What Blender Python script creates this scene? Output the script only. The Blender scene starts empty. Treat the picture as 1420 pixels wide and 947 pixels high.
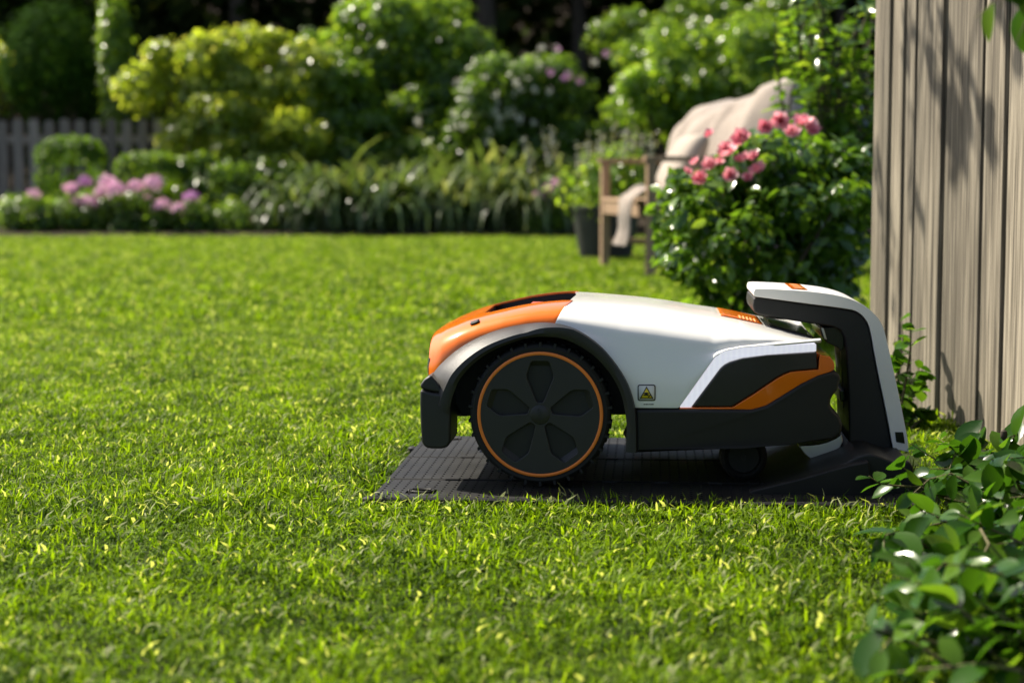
import bpy, bmesh, math, random
import numpy as np
from mathutils import Vector, Matrix, noise as mnoise

# ------------------------------------------------------------------ camera, sky, sun, exposure
S = bpy.context.scene
COL = S.collection
F, CX, CY = 2470.0, 710.0, 473.5
PITCH = math.atan(223.5 / F)
H = 0.535
cam_d = bpy.data.cameras.new('camera'); cam = bpy.data.objects.new('camera', cam_d); COL.objects.link(cam)
cam.location = (0, 0, H); cam.rotation_euler = (math.pi / 2 - PITCH, 0, 0)
cam_d.sensor_width = 36; cam_d.lens = 36 * F / 1420
cam_d.clip_start = 0.05; cam_d.clip_end = 600
cam_d.dof.use_dof = True; cam_d.dof.focus_distance = 2.98; cam_d.dof.aperture_fstop = 3.9
cam_d.dof.aperture_blades = 0
S.camera = cam
S.render.resolution_x, S.render.resolution_y = 1024, 682

SUN = Vector((-0.68, 0.46, 0.86)).normalized()          # towards the sun: behind the garden, to the left
w = bpy.data.worlds.new('World'); S.world = w; w.use_nodes = True
nt = w.node_tree
sky = nt.nodes.new('ShaderNodeTexSky'); sky.sky_type = 'NISHITA'; sky.sun_disc = False
sky.sun_elevation = math.asin(SUN.z); sky.sun_rotation = math.atan2(SUN.x, SUN.y)
sky.air_density = 0.8; sky.dust_density = 2.5; sky.ozone_density = 0.5
nt.links.new(sky.outputs[0], nt.nodes['Background'].inputs[0])
nt.nodes['Background'].inputs[1].default_value = 0.092
sd = bpy.data.lights.new('sun', 'SUN'); so = bpy.data.objects.new('sun', sd); COL.objects.link(so)
sd.energy = 5.0; sd.angle = math.radians(0.53); sd.color = (1.0, 0.92, 0.77)
so.rotation_euler = SUN.to_track_quat('Z', 'Y').to_euler(); so.location = (-8, 8, 8)
S.view_settings.view_transform = 'Standard'; S.view_settings.look = 'None'
S.view_settings.exposure = 1.1; S.view_settings.gamma = 1.0
try: S.view_settings.use_curve_mapping = False
except Exception: pass
S.render.engine = 'CYCLES'
S.cycles.use_denoising = True
S.cycles.max_bounces = 8; S.cycles.transmission_bounces = 4; S.cycles.diffuse_bounces = 4
S.cycles.caustics_reflective = False; S.cycles.caustics_refractive = False
S.cycles.sample_clamp_indirect = 6

# ------------------------------------------------------------------ pixel -> direction helpers
SP, CP = math.sin(PITCH), math.cos(PITCH)
def ray(px, py):
    dx, dy = (px - CX) / F, (CY - py) / F
    return Vector((dx, CP + dy * SP, -SP + dy * CP))
def at(px, py, D):
    d = ray(px, py); t = D / d.y
    return Vector((d.x * t, D, H + d.z * t))
def ground(px, py, z=0.0):
    d = ray(px, py); t = (z - H) / d.z
    return Vector((d.x * t, d.y * t, z))

# the mower and its dock stand turned a few degrees; they are laid out in this frame
PSI = math.radians(4.4); OX, OY = 0.05, 2.965
EX, EY = Vector((math.cos(PSI), -math.sin(PSI), 0)), Vector((math.sin(PSI), math.cos(PSI), 0))
def atm(px, py, D):
    d = ray(px, py); o = Vector((0, 0, H)); c0 = Vector((OX, OY, 0))
    t = (D - OY - EY.dot(o - c0)) / EY.dot(d); p = o + d * t
    return Vector((EX.dot(p - c0) + OX, D, p.z))
def to_frame(x, y): return EX.x * (x - OX) + EX.y * (y - OY) + OX, EY.x * (x - OX) + EY.y * (y - OY) + OY
def settle(root):
    c = root.location - Vector((OX, OY, 0)); root.location = Vector((OX, OY, 0)) + EX * c.x + EY * c.y + Vector((0, 0, c.z)); root.rotation_euler = (0, 0, -PSI)

# ------------------------------------------------------------------ materials
def mat_new(name):
    m = bpy.data.materials.new(name); m.use_nodes = True
    return m, m.node_tree, m.node_tree.nodes['Principled BSDF']
def N(t, kind, **kw):
    n = t.nodes.new(kind)
    for k, v in kw.items(): setattr(n, k, v)
    return n
def ramp(t, stops):
    r = N(t, 'ShaderNodeValToRGB'); e = r.color_ramp.elements
    while len(e) < len(stops): e.new(0.5)
    for i, (p, c) in enumerate(stops): e[i].position = p; e[i].color = (*c, 1)
    return r
def plastic(name, col, rough=0.35, coat=0.0, spec=0.5, bump=0.0, bscale=900, var=0.06, metal=0.0, dust=0.0):
    m, t, b = mat_new(name)
    tc = N(t, 'ShaderNodeTexCoord')
    n1 = N(t, 'ShaderNodeTexNoise'); n1.inputs['Scale'].default_value = 14; n1.inputs['Detail'].default_value = 6
    t.links.new(tc.outputs['Object'], n1.inputs['Vector'])
    lo = tuple(c * (1 - var) for c in col); hi = tuple(min(1, c * (1 + var) + dust) for c in col)
    r = ramp(t, [(0.3, lo), (0.75, hi)]); t.links.new(n1.outputs['Fac'], r.inputs[0])
    t.links.new(r.outputs[0], b.inputs['Base Color'])
    mr = N(t, 'ShaderNodeMapRange'); mr.inputs['To Min'].default_value = rough * 0.85; mr.inputs['To Max'].default_value = min(1, rough * 1.25)
    t.links.new(n1.outputs['Fac'], mr.inputs[0]); t.links.new(mr.outputs[0], b.inputs['Roughness'])
    b.inputs['Specular IOR Level'].default_value = spec; b.inputs['Metallic'].default_value = metal
    b.inputs['Coat Weight'].default_value = coat; b.inputs['Coat Roughness'].default_value = 0.08
    if bump:
        n2 = N(t, 'ShaderNodeTexNoise'); n2.inputs['Scale'].default_value = bscale
        t.links.new(tc.outputs['Object'], n2.inputs['Vector'])
        bp = N(t, 'ShaderNodeBump'); bp.inputs['Strength'].default_value = bump; bp.inputs['Distance'].default_value = 0.001
        t.links.new(n2.outputs['Fac'], bp.inputs['Height']); t.links.new(bp.outputs[0], b.inputs['Normal'])
    return m
def leafmat(name, stops, trans=0.35, rough=0.38, spec=0.5, tcol=1.3, tint=(1.25, 1.15, 0.45), patch=0.0):
    m, t, b = mat_new(name)
    a = N(t, 'ShaderNodeAttribute', attribute_name='rnd'); oi = N(t, 'ShaderNodeObjectInfo')
    add = N(t, 'ShaderNodeMath', operation='ADD'); t.links.new(a.outputs['Fac'], add.inputs[0])
    mu = N(t, 'ShaderNodeMath', operation='MULTIPLY_ADD'); mu.inputs[1].default_value = 0.3; mu.inputs[2].default_value = -0.15
    t.links.new(oi.outputs['Random'], mu.inputs[0]); t.links.new(mu.outputs[0], add.inputs[1])
    if patch:                                             # slow colour drift across the ground
        ge = N(t, 'ShaderNodeNewGeometry'); pn = N(t, 'ShaderNodeTexNoise'); pn.inputs['Scale'].default_value = 2.6; pn.inputs['Detail'].default_value = 4
        t.links.new(ge.outputs['Position'], pn.inputs['Vector']); ma = N(t, 'ShaderNodeMath', operation='MULTIPLY_ADD'); ma.inputs[1].default_value = patch * 2; ma.inputs[2].default_value = -patch
        t.links.new(pn.outputs['Fac'], ma.inputs[0]); a2 = N(t, 'ShaderNodeMath', operation='ADD'); t.links.new(add.outputs[0], a2.inputs[0]); t.links.new(ma.outputs[0], a2.inputs[1]); add = a2
    r = ramp(t, stops); t.links.new(add.outputs[0], r.inputs[0])
    t.links.new(r.outputs[0], b.inputs['Base Color'])
    b.inputs['Roughness'].default_value = rough; b.inputs['Specular IOR Level'].default_value = spec
    tr = N(t, 'ShaderNodeBsdfTranslucent')
    mx = N(t, 'ShaderNodeMix', data_type='RGBA', blend_type='MULTIPLY'); mx.inputs[0].default_value = 1
    t.links.new(r.outputs[0], mx.inputs[6]); mx.inputs[7].default_value = (tcol * tint[0], tcol * tint[1], tcol * tint[2], 1)
    t.links.new(mx.outputs[2], tr.inputs[0])
    ms = N(t, 'ShaderNodeMixShader'); ms.inputs[0].default_value = trans
    t.links.new(b.outputs[0], ms.inputs[1]); t.links.new(tr.outputs[0], ms.inputs[2])
    t.links.new(ms.outputs[0], t.nodes['Material Output'].inputs[0])
    return m
def woodmat(name, c0, c1, c2, axis=2, scale=1.0, rough=0.75):
    m, t, b = mat_new(name)
    tc = N(t, 'ShaderNodeTexCoord'); oi = N(t, 'ShaderNodeObjectInfo')
    vm = N(t, 'ShaderNodeVectorMath', operation='ADD'); t.links.new(tc.outputs['Object'], vm.inputs[0])
    sc = N(t, 'ShaderNodeVectorMath', operation='SCALE'); sc.inputs[3].default_value = 7.0
    cb = N(t, 'ShaderNodeCombineXYZ')
    for i in range(3): t.links.new(oi.outputs['Random'], cb.inputs[i])
    t.links.new(cb.outputs[0], sc.inputs[0]); t.links.new(sc.outputs[0], vm.inputs[1])
    mp = N(t, 'ShaderNodeMapping'); s = [150 * scale] * 3; s[axis] = 3.0 * scale
    mp.inputs['Scale'].default_value = s; t.links.new(vm.outputs[0], mp.inputs[0])
    n1 = N(t, 'ShaderNodeTexNoise'); n1.inputs['Scale'].default_value = 1; n1.inputs['Detail'].default_value = 8; n1.inputs['Distortion'].default_value = 0.82
    t.links.new(mp.outputs[0], n1.inputs['Vector'])
    mp2 = N(t, 'ShaderNodeMapping'); s = [30 * scale] * 3; s[axis] = 1.6 * scale
    mp2.inputs['Scale'].default_value = s; t.links.new(vm.outputs[0], mp2.inputs[0])
    n2 = N(t, 'ShaderNodeTexNoise'); n2.inputs['Scale'].default_value = 1; n2.inputs['Detail'].default_value = 4; n2.inputs['Distortion'].default_value = 1.5
    t.links.new(mp2.outputs[0], n2.inputs['Vector'])
    ad = N(t, 'ShaderNodeMath', operation='MULTIPLY_ADD'); ad.inputs[1].default_value = 0.34
    t.links.new(n2.outputs['Fac'], ad.inputs[0])
    m2 = N(t, 'ShaderNodeMath', operation='MULTIPLY'); m2.inputs[1].default_value = 0.74; t.links.new(n1.outputs['Fac'], m2.inputs[0])
    t.links.new(m2.outputs[0], ad.inputs[2])
    r = ramp(t, [(0.36, c0), (0.52, c1), (0.68, c2)]); t.links.new(ad.outputs[0], r.inputs[0])
    hv = N(t, 'ShaderNodeHueSaturation'); mr = N(t, 'ShaderNodeMapRange'); mr.inputs['To Min'].default_value = 0.62; mr.inputs['To Max'].default_value = 1.15
    t.links.new(oi.outputs['Random'], mr.inputs[0]); t.links.new(mr.outputs[0], hv.inputs['Value'])
    t.links.new(r.outputs[0], hv.inputs['Color']); t.links.new(hv.outputs[0], b.inputs['Base Color'])
    b.inputs['Roughness'].default_value = rough; b.inputs['Specular IOR Level'].default_value = 0.25
    bp = N(t, 'ShaderNodeBump'); bp.inputs['Strength'].default_value = 0.6; bp.inputs['Distance'].default_value = 0.002
    t.links.new(n1.outputs['Fac'], bp.inputs['Height']); t.links.new(bp.outputs[0], b.inputs['Normal'])
    return m
def groundmat(name, stops, scale, bump=0.4, rough=0.95):
    m, t, b = mat_new(name)
    tc = N(t, 'ShaderNodeTexCoord')
    n1 = N(t, 'ShaderNodeTexNoise'); n1.inputs['Scale'].default_value = scale; n1.inputs['Detail'].default_value = 9; n1.inputs['Roughness'].default_value = 0.65
    t.links.new(tc.outputs['Object'], n1.inputs['Vector'])
    r = ramp(t, stops); t.links.new(n1.outputs['Fac'], r.inputs[0]); t.links.new(r.outputs[0], b.inputs['Base Color'])
    b.inputs['Roughness'].default_value = rough; b.inputs['Specular IOR Level'].default_value = 0.1
    bp = N(t, 'ShaderNodeBump'); bp.inputs['Strength'].default_value = bump; bp.inputs['Distance'].default_value = 0.02
    t.links.new(n1.outputs['Fac'], bp.inputs['Height']); t.links.new(bp.outputs[0], b.inputs['Normal'])
    return m

M = {}
M['white'] = plastic('white_plastic', (0.78, 0.775, 0.745), 0.15, coat=0.4, var=0.015)
M['dockwhite'] = plastic('dock_white_plastic', (0.72, 0.715, 0.69), 0.38, coat=0.1, bump=0.12, bscale=1500, var=0.02)
M['orange'] = plastic('orange_plastic', (0.76, 0.155, 0.004), 0.13, coat=0.3, var=0.03)
M['orange_ring'] = plastic('orange_rim_plastic', (0.78, 0.20, 0.02), 0.45, var=0.03)
M['black'] = plastic('black_plastic', (0.011, 0.0115, 0.011), 0.5, spec=0.35, bump=0.25, bscale=1200, var=0.15)
M['grey'] = plastic('charcoal_plastic', (0.017, 0.017, 0.0165), 0.42, spec=0.4, bump=0.25, bscale=1400, var=0.12)
M['gloss'] = plastic('gloss_black_plastic', (0.012, 0.012, 0.012), 0.18, var=0.1)
M['dark'] = plastic('dark_cavity_plastic', (0.008, 0.008, 0.008), 0.7, var=0.1)
M['rubber'] = plastic('tyre_rubber', (0.009, 0.0095, 0.009), 0.62, spec=0.3, bump=0.3, bscale=700, var=0.25, dust=0.003)
M['mat'] = plastic('dock_plate_plastic', (0.007, 0.007, 0.007), 0.55, spec=0.25, bump=0.3, bscale=600, var=0.25, dust=0.006)
M['silver'] = plastic('brushed_metal', (0.55, 0.54, 0.52), 0.28, metal=1.0, var=0.08)
M['red'] = plastic('salmon_red_plastic', (0.65, 0.12, 0.07), 0.35, var=0.05)
M['cushion'] = plastic('off_white_cotton', (0.36, 0.31, 0.265), 0.95, spec=0.1, bump=0.5, bscale=400, var=0.05)
M['yellow'] = plastic('sticker_yellow', (0.75, 0.58, 0.02), 0.5, var=0.02)
M['ink'] = plastic('sticker_ink', (0.02, 0.018, 0.016), 0.5, var=0.02)
M['sticker'] = plastic('sticker_pale', (0.68, 0.68, 0.60), 0.45, var=0.02)
M['print'] = plastic('pale_print', (0.80, 0.27, 0.07), 0.5, var=0.02)
M['pot'] = plastic('dark_planter', (0.035, 0.036, 0.034), 0.6, bump=0.4, bscale=60, var=0.3)
M['plank'] = woodmat('weathered_plank', (0.04, 0.033, 0.025), (0.145, 0.124, 0.092), (0.32, 0.28, 0.215))
M['picket'] = woodmat('grey_picket', (0.15, 0.125, 0.10), (0.28, 0.24, 0.20), (0.40, 0.35, 0.29))
M['teak'] = woodmat('teak_bench', (0.18, 0.11, 0.06), (0.34, 0.225, 0.135), (0.46, 0.33, 0.215), scale=0.6)
M['bark'] = woodmat('bark', (0.025, 0.018, 0.013), (0.06, 0.045, 0.033), (0.10, 0.08, 0.06), scale=0.4)
M['twig'] = woodmat('green_twig', (0.05, 0.045, 0.02), (0.09, 0.08, 0.035), (0.13, 0.12, 0.05), scale=2)
m, t, b = mat_new('wool_throw'); M['throw'] = m
tc = N(t, 'ShaderNodeTexCoord'); n1 = N(t, 'ShaderNodeTexNoise'); n1.inputs['Scale'].default_value = 160; n1.inputs['Detail'].default_value = 5
t.links.new(tc.outputs['Object'], n1.inputs['Vector'])
r = ramp(t, [(0.3, (0.26, 0.212, 0.175)), (0.7, (0.40, 0.337, 0.285))]); t.links.new(n1.outputs['Fac'], r.inputs[0]); t.links.new(r.outputs[0], b.inputs['Base Color'])
b.inputs['Roughness'].default_value = 0.95; b.inputs['Sheen Weight'].default_value = 0.3; b.inputs['Specular IOR Level'].default_value = 0.1
bp = N(t, 'ShaderNodeBump'); bp.inputs['Strength'].default_value = 0.6; bp.inputs['Distance'].default_value = 0.004
t.links.new(n1.outputs['Fac'], bp.inputs['Height']); t.links.new(bp.outputs[0], b.inputs['Normal'])
m, t, b = mat_new('led_diffuser'); M['led'] = m
tc = N(t, 'ShaderNodeTexCoord'); wv = N(t, 'ShaderNodeTexWave'); wv.inputs['Scale'].default_value = 34; wv.inputs['Distortion'].default_value = 0.2
t.links.new(tc.outputs['Object'], wv.inputs['Vector'])
r = ramp(t, [(0.0, (0.66, 0.66, 0.74)), (1.0, (0.70, 0.70, 0.78))]); t.links.new(wv.outputs['Fac'], r.inputs[0]); t.links.new(r.outputs[0], b.inputs['Base Color'])
t.links.new(r.outputs[0], b.inputs['Emission Color']); b.inputs['Emission Strength'].default_value = 0.36; b.inputs['Roughness'].default_value = 0.3

# leaf palettes (albedo)
M['lf_yellow'] = leafmat('yellow_green_leaf', [(0, (0.06, 0.1, 0.012)), (0.5, (0.18, 0.25, 0.03)), (0.85, (0.3, 0.36, 0.06)), (1, (0.42, 0.43, 0.13))], 0.58, 0.27, 0.7, 1.9)
M['lf_bright'] = leafmat('bright_green_leaf', [(0, (0.045, 0.095, 0.012)), (0.5, (0.14, 0.24, 0.028)), (0.9, (0.25, 0.34, 0.05)), (1, (0.35, 0.39, 0.11))], 0.58, 0.27, 0.7, 1.9)
M['lf_mid'] = leafmat('mid_green_leaf', [(0, (0.035, 0.075, 0.01)), (0.6, (0.095, 0.175, 0.022)), (1, (0.18, 0.26, 0.045))], 0.52, 0.3, 0.55, 1.8)
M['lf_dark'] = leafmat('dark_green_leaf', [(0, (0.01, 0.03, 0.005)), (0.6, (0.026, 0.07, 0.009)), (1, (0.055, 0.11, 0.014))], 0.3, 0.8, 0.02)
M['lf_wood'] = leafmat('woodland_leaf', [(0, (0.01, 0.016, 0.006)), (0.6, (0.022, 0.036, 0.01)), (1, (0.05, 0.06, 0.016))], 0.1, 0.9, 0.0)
M['lf_glossy'] = leafmat('glossy_evergreen_leaf', [(0, (0.03, 0.075, 0.01)), (0.6, (0.085, 0.17, 0.018)), (1, (0.18, 0.27, 0.035))], 0.46, 0.2, 0.6, 1.8)
M['lf_laurel'] = leafmat('laurel_leaf', [(0, (0.014, 0.05, 0.005)), (0.6, (0.036, 0.1, 0.008)), (1, (0.095, 0.18, 0.018))], 0.42, 0.2, 0.32, 1.7)
M['lf_box'] = leafmat('boxwood_leaf', [(0, (0.03, 0.08, 0.008)), (0.6, (0.09, 0.17, 0.014)), (1, (0.16, 0.23, 0.02))], 0.5, 0.5, 0.3, 1.8)
M['lf_strap'] = leafmat('strap_leaf', [(0, (0.04, 0.075, 0.02)), (0.6, (0.105, 0.165, 0.05)), (1, (0.25, 0.29, 0.15))], 0.35, 0.32, 0.55, 1.5)
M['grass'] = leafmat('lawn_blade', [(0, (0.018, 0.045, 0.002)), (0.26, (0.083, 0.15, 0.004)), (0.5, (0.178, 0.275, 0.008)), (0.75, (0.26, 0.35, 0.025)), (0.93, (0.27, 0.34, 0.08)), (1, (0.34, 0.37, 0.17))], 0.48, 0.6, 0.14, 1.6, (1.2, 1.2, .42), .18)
M['fl_pink'] = leafmat('orchid_pink_petal', [(0, (0.68, 0.36, 0.56)), (0.6, (0.8, 0.52, 0.69)), (1, (0.88, 0.7, 0.8))], 0.4, 0.6, 0.2, 0.95, (1.1, 1, 1))
M['fl_mag'] = leafmat('magenta_petal', [(0, (0.48, 0.18, 0.46)), (0.6, (0.62, 0.3, 0.6)), (1, (0.75, 0.48, 0.72))], 0.3, 0.6, 0.2, 0.9, (1.1, 1.0, 1.0))
M['fl_coral'] = leafmat('coral_pink_petal', [(0, (0.74, 0.22, 0.29)), (0.6, (0.84, 0.38, 0.44)), (1, (0.9, 0.56, 0.6))], 0.4, 0.5, 0.3, 0.95, (1.1, 1, 1))
M['fl_white'] = leafmat('white_petal', [(0, (0.6, 0.62, 0.5)), (1, (0.78, 0.78, 0.7))], 0.3, 0.6, 0.2, 0.9, (1.1, 1.0, 1.0))
M['fl_spike'] = leafmat('pale_spike_bud', [(0.0, (0.25, 0.28, 0.2)), (1.0, (0.5, 0.5, 0.45))], 0.3, 0.6, 0.2, 0.8)
M['soil'] = groundmat('bed_soil', [(0.3, (0.012, 0.009, 0.006)), (0.7, (0.045, 0.033, 0.022))], 18)
M['ground'] = groundmat('lawn_soil', [(0.25, (0.010, 0.016, 0.004)), (0.55, (0.022, 0.034, 0.006)), (0.8, (0.05, 0.05, 0.018))], 60)

# ------------------------------------------------------------------ mesh helpers
def thing(name, label, cat, loc, group=None):
    o = bpy.data.objects.new(name, None); COL.objects.link(o); o.location = loc
    o.empty_display_size = 0.05
    o['label'] = label; o['category'] = cat
    if group: o['group'] = group
    return o
def link(name, me, mt, parent=None, smooth=True, kind=None):
    o = bpy.data.objects.new(name, me); COL.objects.link(o)
    if mt is not None and not me.materials: me.materials.append(mt)
    if smooth: me.polygons.foreach_set('use_smooth', [True] * len(me.polygons))
    if parent is not None:
        o.parent = parent; p = parent; off = Vector((0, 0, 0))
        while p is not None: off += p.location; p = p.parent
        o.location = -off                                # vertices stay in world metres
    if kind: o['kind'] = kind
    return o
def from_bm(name, bm, mt, parent=None, smooth=True, sharp=35, kind=None):
    bmesh.ops.recalc_face_normals(bm, faces=bm.faces)
    me = bpy.data.meshes.new(name); bm.to_mesh(me); bm.free()
    o = link(name, me, mt, parent, smooth, kind)
    if smooth and sharp: me.set_sharp_from_angle(angle=math.radians(sharp))
    return o
def bevel(o, wdt, seg=3):
    b = o.modifiers.new('bevel', 'BEVEL'); b.width = wdt; b.segments = seg; b.limit_method = 'ANGLE'; b.angle_limit = math.radians(32)
    b.harden_normals = False
    wn = o.modifiers.new('wn', 'WEIGHTED_NORMAL'); wn.keep_sharp = False
    o.data.polygons.foreach_set('use_smooth', [True] * len(o.data.polygons))
    for e in o.data.edges: e.use_edge_sharp = False
    return o
def prism(name, near, far, mt, parent, bev=0.004, seg=3):
    bm = bmesh.new()
    a = [bm.verts.new(p) for p in near]; c = [bm.verts.new(p) for p in far]
    bm.faces.new(a); bm.faces.new(c[::-1]); n = len(a)
    for i in range(n): bm.faces.new((a[i], c[i], c[(i + 1) % n], a[(i + 1) % n]))
    o = from_bm(name, bm, mt, parent, True, None)
    if bev: bevel(o, bev, seg)
    return o
def add_box(bm, lo, hi, mtx=None):
    vs = [Vector((x, y, z)) for x in (lo[0], hi[0]) for y in (lo[1], hi[1]) for z in (lo[2], hi[2])]
    if mtx is not None: vs = [mtx @ v for v in vs]
    v = [bm.verts.new(p) for p in vs]
    for f in ((0, 1, 3, 2), (4, 6, 7, 5), (0, 4, 5, 1), (2, 3, 7, 6), (0, 2, 6, 4), (1, 5, 7, 3)): bm.faces.new([v[i] for i in f])
def add_tube(bm, pts, rad, n=6):
    pts = [Vector(p) for p in pts]; rings = []
    for i, p in enumerate(pts):
        d = (pts[min(i + 1, len(pts) - 1)] - pts[max(i - 1, 0)]).normalized()
        u = d.orthogonal().normalized(); v = d.cross(u); r = rad[i] if isinstance(rad, (list, tuple)) else rad
        rings.append([bm.verts.new(p + (u * math.cos(a) + v * math.sin(a)) * r) for a in [k * 2 * math.pi / n for k in range(n)]])
    for i in range(len(rings) - 1):
        for k in range(n): bm.faces.new((rings[i][k], rings[i][(k + 1) % n], rings[i + 1][(k + 1) % n], rings[i + 1][k]))
    bm.faces.new(rings[0][::-1]); bm.faces.new(rings[-1])
def add_lathe(bm, prof, c, n=64, axis='y', cap=True):
    rings = []
    for r, h in prof:
        ring = []
        for k in range(n):
            a = 2 * math.pi * k / n
            if axis == 'y': p = (c[0] + r * math.cos(a), c[1] + h, c[2] + r * math.sin(a))
            else: p = (c[0] + r * math.cos(a), c[1] + r * math.sin(a), c[2] + h)
            ring.append(bm.verts.new(p))
        rings.append(ring)
    for i in range(len(rings) - 1):
        for k in range(n): bm.faces.new((rings[i][k], rings[i][(k + 1) % n], rings[i + 1][(k + 1) % n], rings[i + 1][k]))
    if cap: bm.faces.new(rings[0][::-1]); bm.faces.new(rings[-1])
def cr(pts, n=6, closed=False):
    P = [np.array(p, float) for p in pts]; out = []; L = len(P)
    for i in range(L if closed else L - 1):
        p0 = P[(i - 1) % L] if closed else P[max(i - 1, 0)]; p1 = P[i]; p2 = P[(i + 1) % L]; p3 = P[(i + 2) % L] if closed else P[min(i + 2, L - 1)]
        for k in range(n):
            t = k / n
            out.append(0.5 * ((2 * p1) + (-p0 + p2) * t + (2 * p0 - 5 * p1 + 4 * p2 - p3) * t * t + (-p0 + 3 * p1 - 3 * p2 + p3) * t ** 3))
    if not closed: out.append(P[-1])
    return [tuple(o) for o in out]
def curve_plate(name, loops, depth, bev, mtx, mt, parent, res=1):
    cu = bpy.data.curves.new(name, 'CURVE'); cu.dimensions = '2D'; cu.fill_mode = 'BOTH'; cu.extrude = depth / 2; cu.bevel_depth = bev; cu.bevel_resolution = res
    for lp in loops:
        s = cu.splines.new('POLY'); s.points.add(len(lp) - 1); s.use_cyclic_u = True
        for i, p in enumerate(lp): s.points[i].co = (p[0], p[1], 0, 1)
    return bake_curve(name, cu, mtx, mt, parent)
def text_mesh(name, body, size, depth, mtx, mt, parent):
    cu = bpy.data.curves.new(name, 'FONT'); cu.body = body; cu.size = size; cu.extrude = depth; cu.align_x = 'CENTER'; cu.align_y = 'CENTER'
    return bake_curve(name, cu, mtx, mt, parent, False)
def bake_curve(name, cu, mtx, mt, parent, smooth=True):
    tmp = bpy.data.objects.new('tmp', cu); COL.objects.link(tmp); bpy.context.view_layer.update()
    me = bpy.data.meshes.new_from_object(tmp.evaluated_get(bpy.context.evaluated_depsgraph_get()))
    bpy.data.objects.remove(tmp); bpy.data.curves.remove(cu)
    me.materials.clear(); me.transform(mtx); me.name = name
    o = link(name, me, mt, parent, smooth)
    if smooth: me.set_sharp_from_angle(angle=math.radians(30))
    return o

# ---- leaf clouds (numpy)
LEAF4 = (np.array([(0, 0, 0), (-.27, .45, .07), (0, .5, 0), (.27, .45, .07), (0, 1, -.08)], float), [(0, 2, 1), (0, 3, 2), (1, 2, 4), (2, 3, 4)])
def make_leaf_template(wd=0.25, curl=0.12, fold=0.06, seg=5):
    vs = []; fs = []
    for i in range(seg + 1):
        t = i / seg; wv_ = wd * math.sin(math.pi * min(1, t * 0.94 + 0.05)) ** 0.8 if i < seg else 0.004
        z = -curl * t * t
        for s in (-1, 0, 1): vs.append((s * wv_, t, z + (fold * abs(s) * math.sin(math.pi * t)) ))
    for i in range(seg):
        a = i * 3
        fs += [(a, a + 1, a + 4, a + 3), (a + 1, a + 2, a + 5, a + 4)]
    return np.array(vs, float), fs
LAUREL = make_leaf_template(0.29, 0.14, 0.07, 5)
LANCE = make_leaf_template(0.17, 0.22, 0.05, 4)
PETAL = make_leaf_template(0.42, -0.25, 0.10, 3)
def basis(nrm, ax):
    nrm = nrm / np.linalg.norm(nrm, axis=1, keepdims=True)
    ax = ax - nrm * np.sum(ax * nrm, axis=1, keepdims=True); ax = ax / (np.linalg.norm(ax, axis=1, keepdims=True) + 1e-9)
    xx = np.cross(ax, nrm)
    return np.stack([xx, ax, nrm], axis=2)          # columns
def scatter_mesh(name, tmpl, pos, R, size, rnd, mt, parent=None, kind=None, smooth=True):
    tv, tf = tmpl; n = len(pos); k = len(tv)
    V = (np.einsum('nij,kj->nki', R, tv) * size[:, None, None] + pos[:, None, :]).reshape(-1, 3)
    tfa = [np.array(f) for f in tf]; ln = len(tf[0])
    Fc = (np.array(tf)[None, :, :] + (np.arange(n) * k)[:, None, None]).reshape(-1, ln)
    me = bpy.data.meshes.new(name); me.vertices.add(len(V)); me.vertices.foreach_set('co', V.astype(np.float32).ravel())
    me.loops.add(Fc.size); me.loops.foreach_set('vertex_index', Fc.astype(np.int32).ravel())
    me.polygons.add(len(Fc)); me.polygons.foreach_set('loop_start', (np.arange(len(Fc)) * ln).astype(np.int32))
    at_ = me.attributes.new('rnd', 'FLOAT', 'POINT'); at_.data.foreach_set('value', np.repeat(rnd, k).astype(np.float32))
    me.update(calc_edges=True)
    return link(name, me, mt, parent, smooth, kind)
def cloud_pts(rng, clumps, n, lo=0.6, up=0.5, jit=0.6):
    C = np.array([c[0] for c in clumps], float); Rr = np.array([c[1] if hasattr(c[1], '__len__') else (c[1],) * 3 for c in clumps], float)
    wt = (Rr[:, 0] * Rr[:, 1] * Rr[:, 2]) ** (2 / 3); idx = rng.choice(len(C), n, p=wt / wt.sum())
    u = rng.normal(size=(n, 3)); u /= np.linalg.norm(u, axis=1, keepdims=True)
    r = lo + (1.06 - lo) * rng.random(n) ** 0.6
    st = rng.random(n) < 0.15; r[st] += 0.45 * rng.random(st.sum())
    pos = C[idx] + u * Rr[idx] * r[:, None]
    nrm = u + np.array([0, 0, up]) + rng.normal(size=(n, 3)) * jit * 0.6
    ax = rng.normal(size=(n, 3)) + u * 0.6 + np.array([0, 0, -0.25])
    return pos, basis(nrm, ax)
def sub_clumps(rng, c, rad, n, frac=0.42):
    out = [(c, tuple(np.array(rad) * 0.62))]
    for _ in range(n):
        u = rng.normal(size=3); u /= np.linalg.norm(u)
        if u[2] < -0.5: u[2] = -u[2]
        k = frac * (0.65 + 0.6 * rng.random())
        out.append((tuple(np.array(c) + u * np.array(rad) * 0.72), tuple(np.array(rad) * k)))
    return out
def stems(name, base, tips, r0, mt, parent, rng, n=6):
    bm = bmesh.new(); base = Vector(base)
    for tp in tips:
        tp = Vector(tp); b0 = base + Vector((rng.normal() * r0 * 2, rng.normal() * r0 * 2, 0)); mid = b0.lerp(tp, 0.5) + Vector((rng.normal(), rng.normal(), 0)) * 0.08 * (tp - b0).length
        mid.z += 0.08 * (tp - b0).length
        pts = [b0, b0.lerp(mid, 0.5) + Vector((0, 0, 0.02)), mid, mid.lerp(tp, 0.6), tp]
        add_tube(bm, pts, [r0, r0 * .8, r0 * .6, r0 * .4, r0 * .15], n)
    return from_bm(name, bm, mt, parent)
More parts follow.
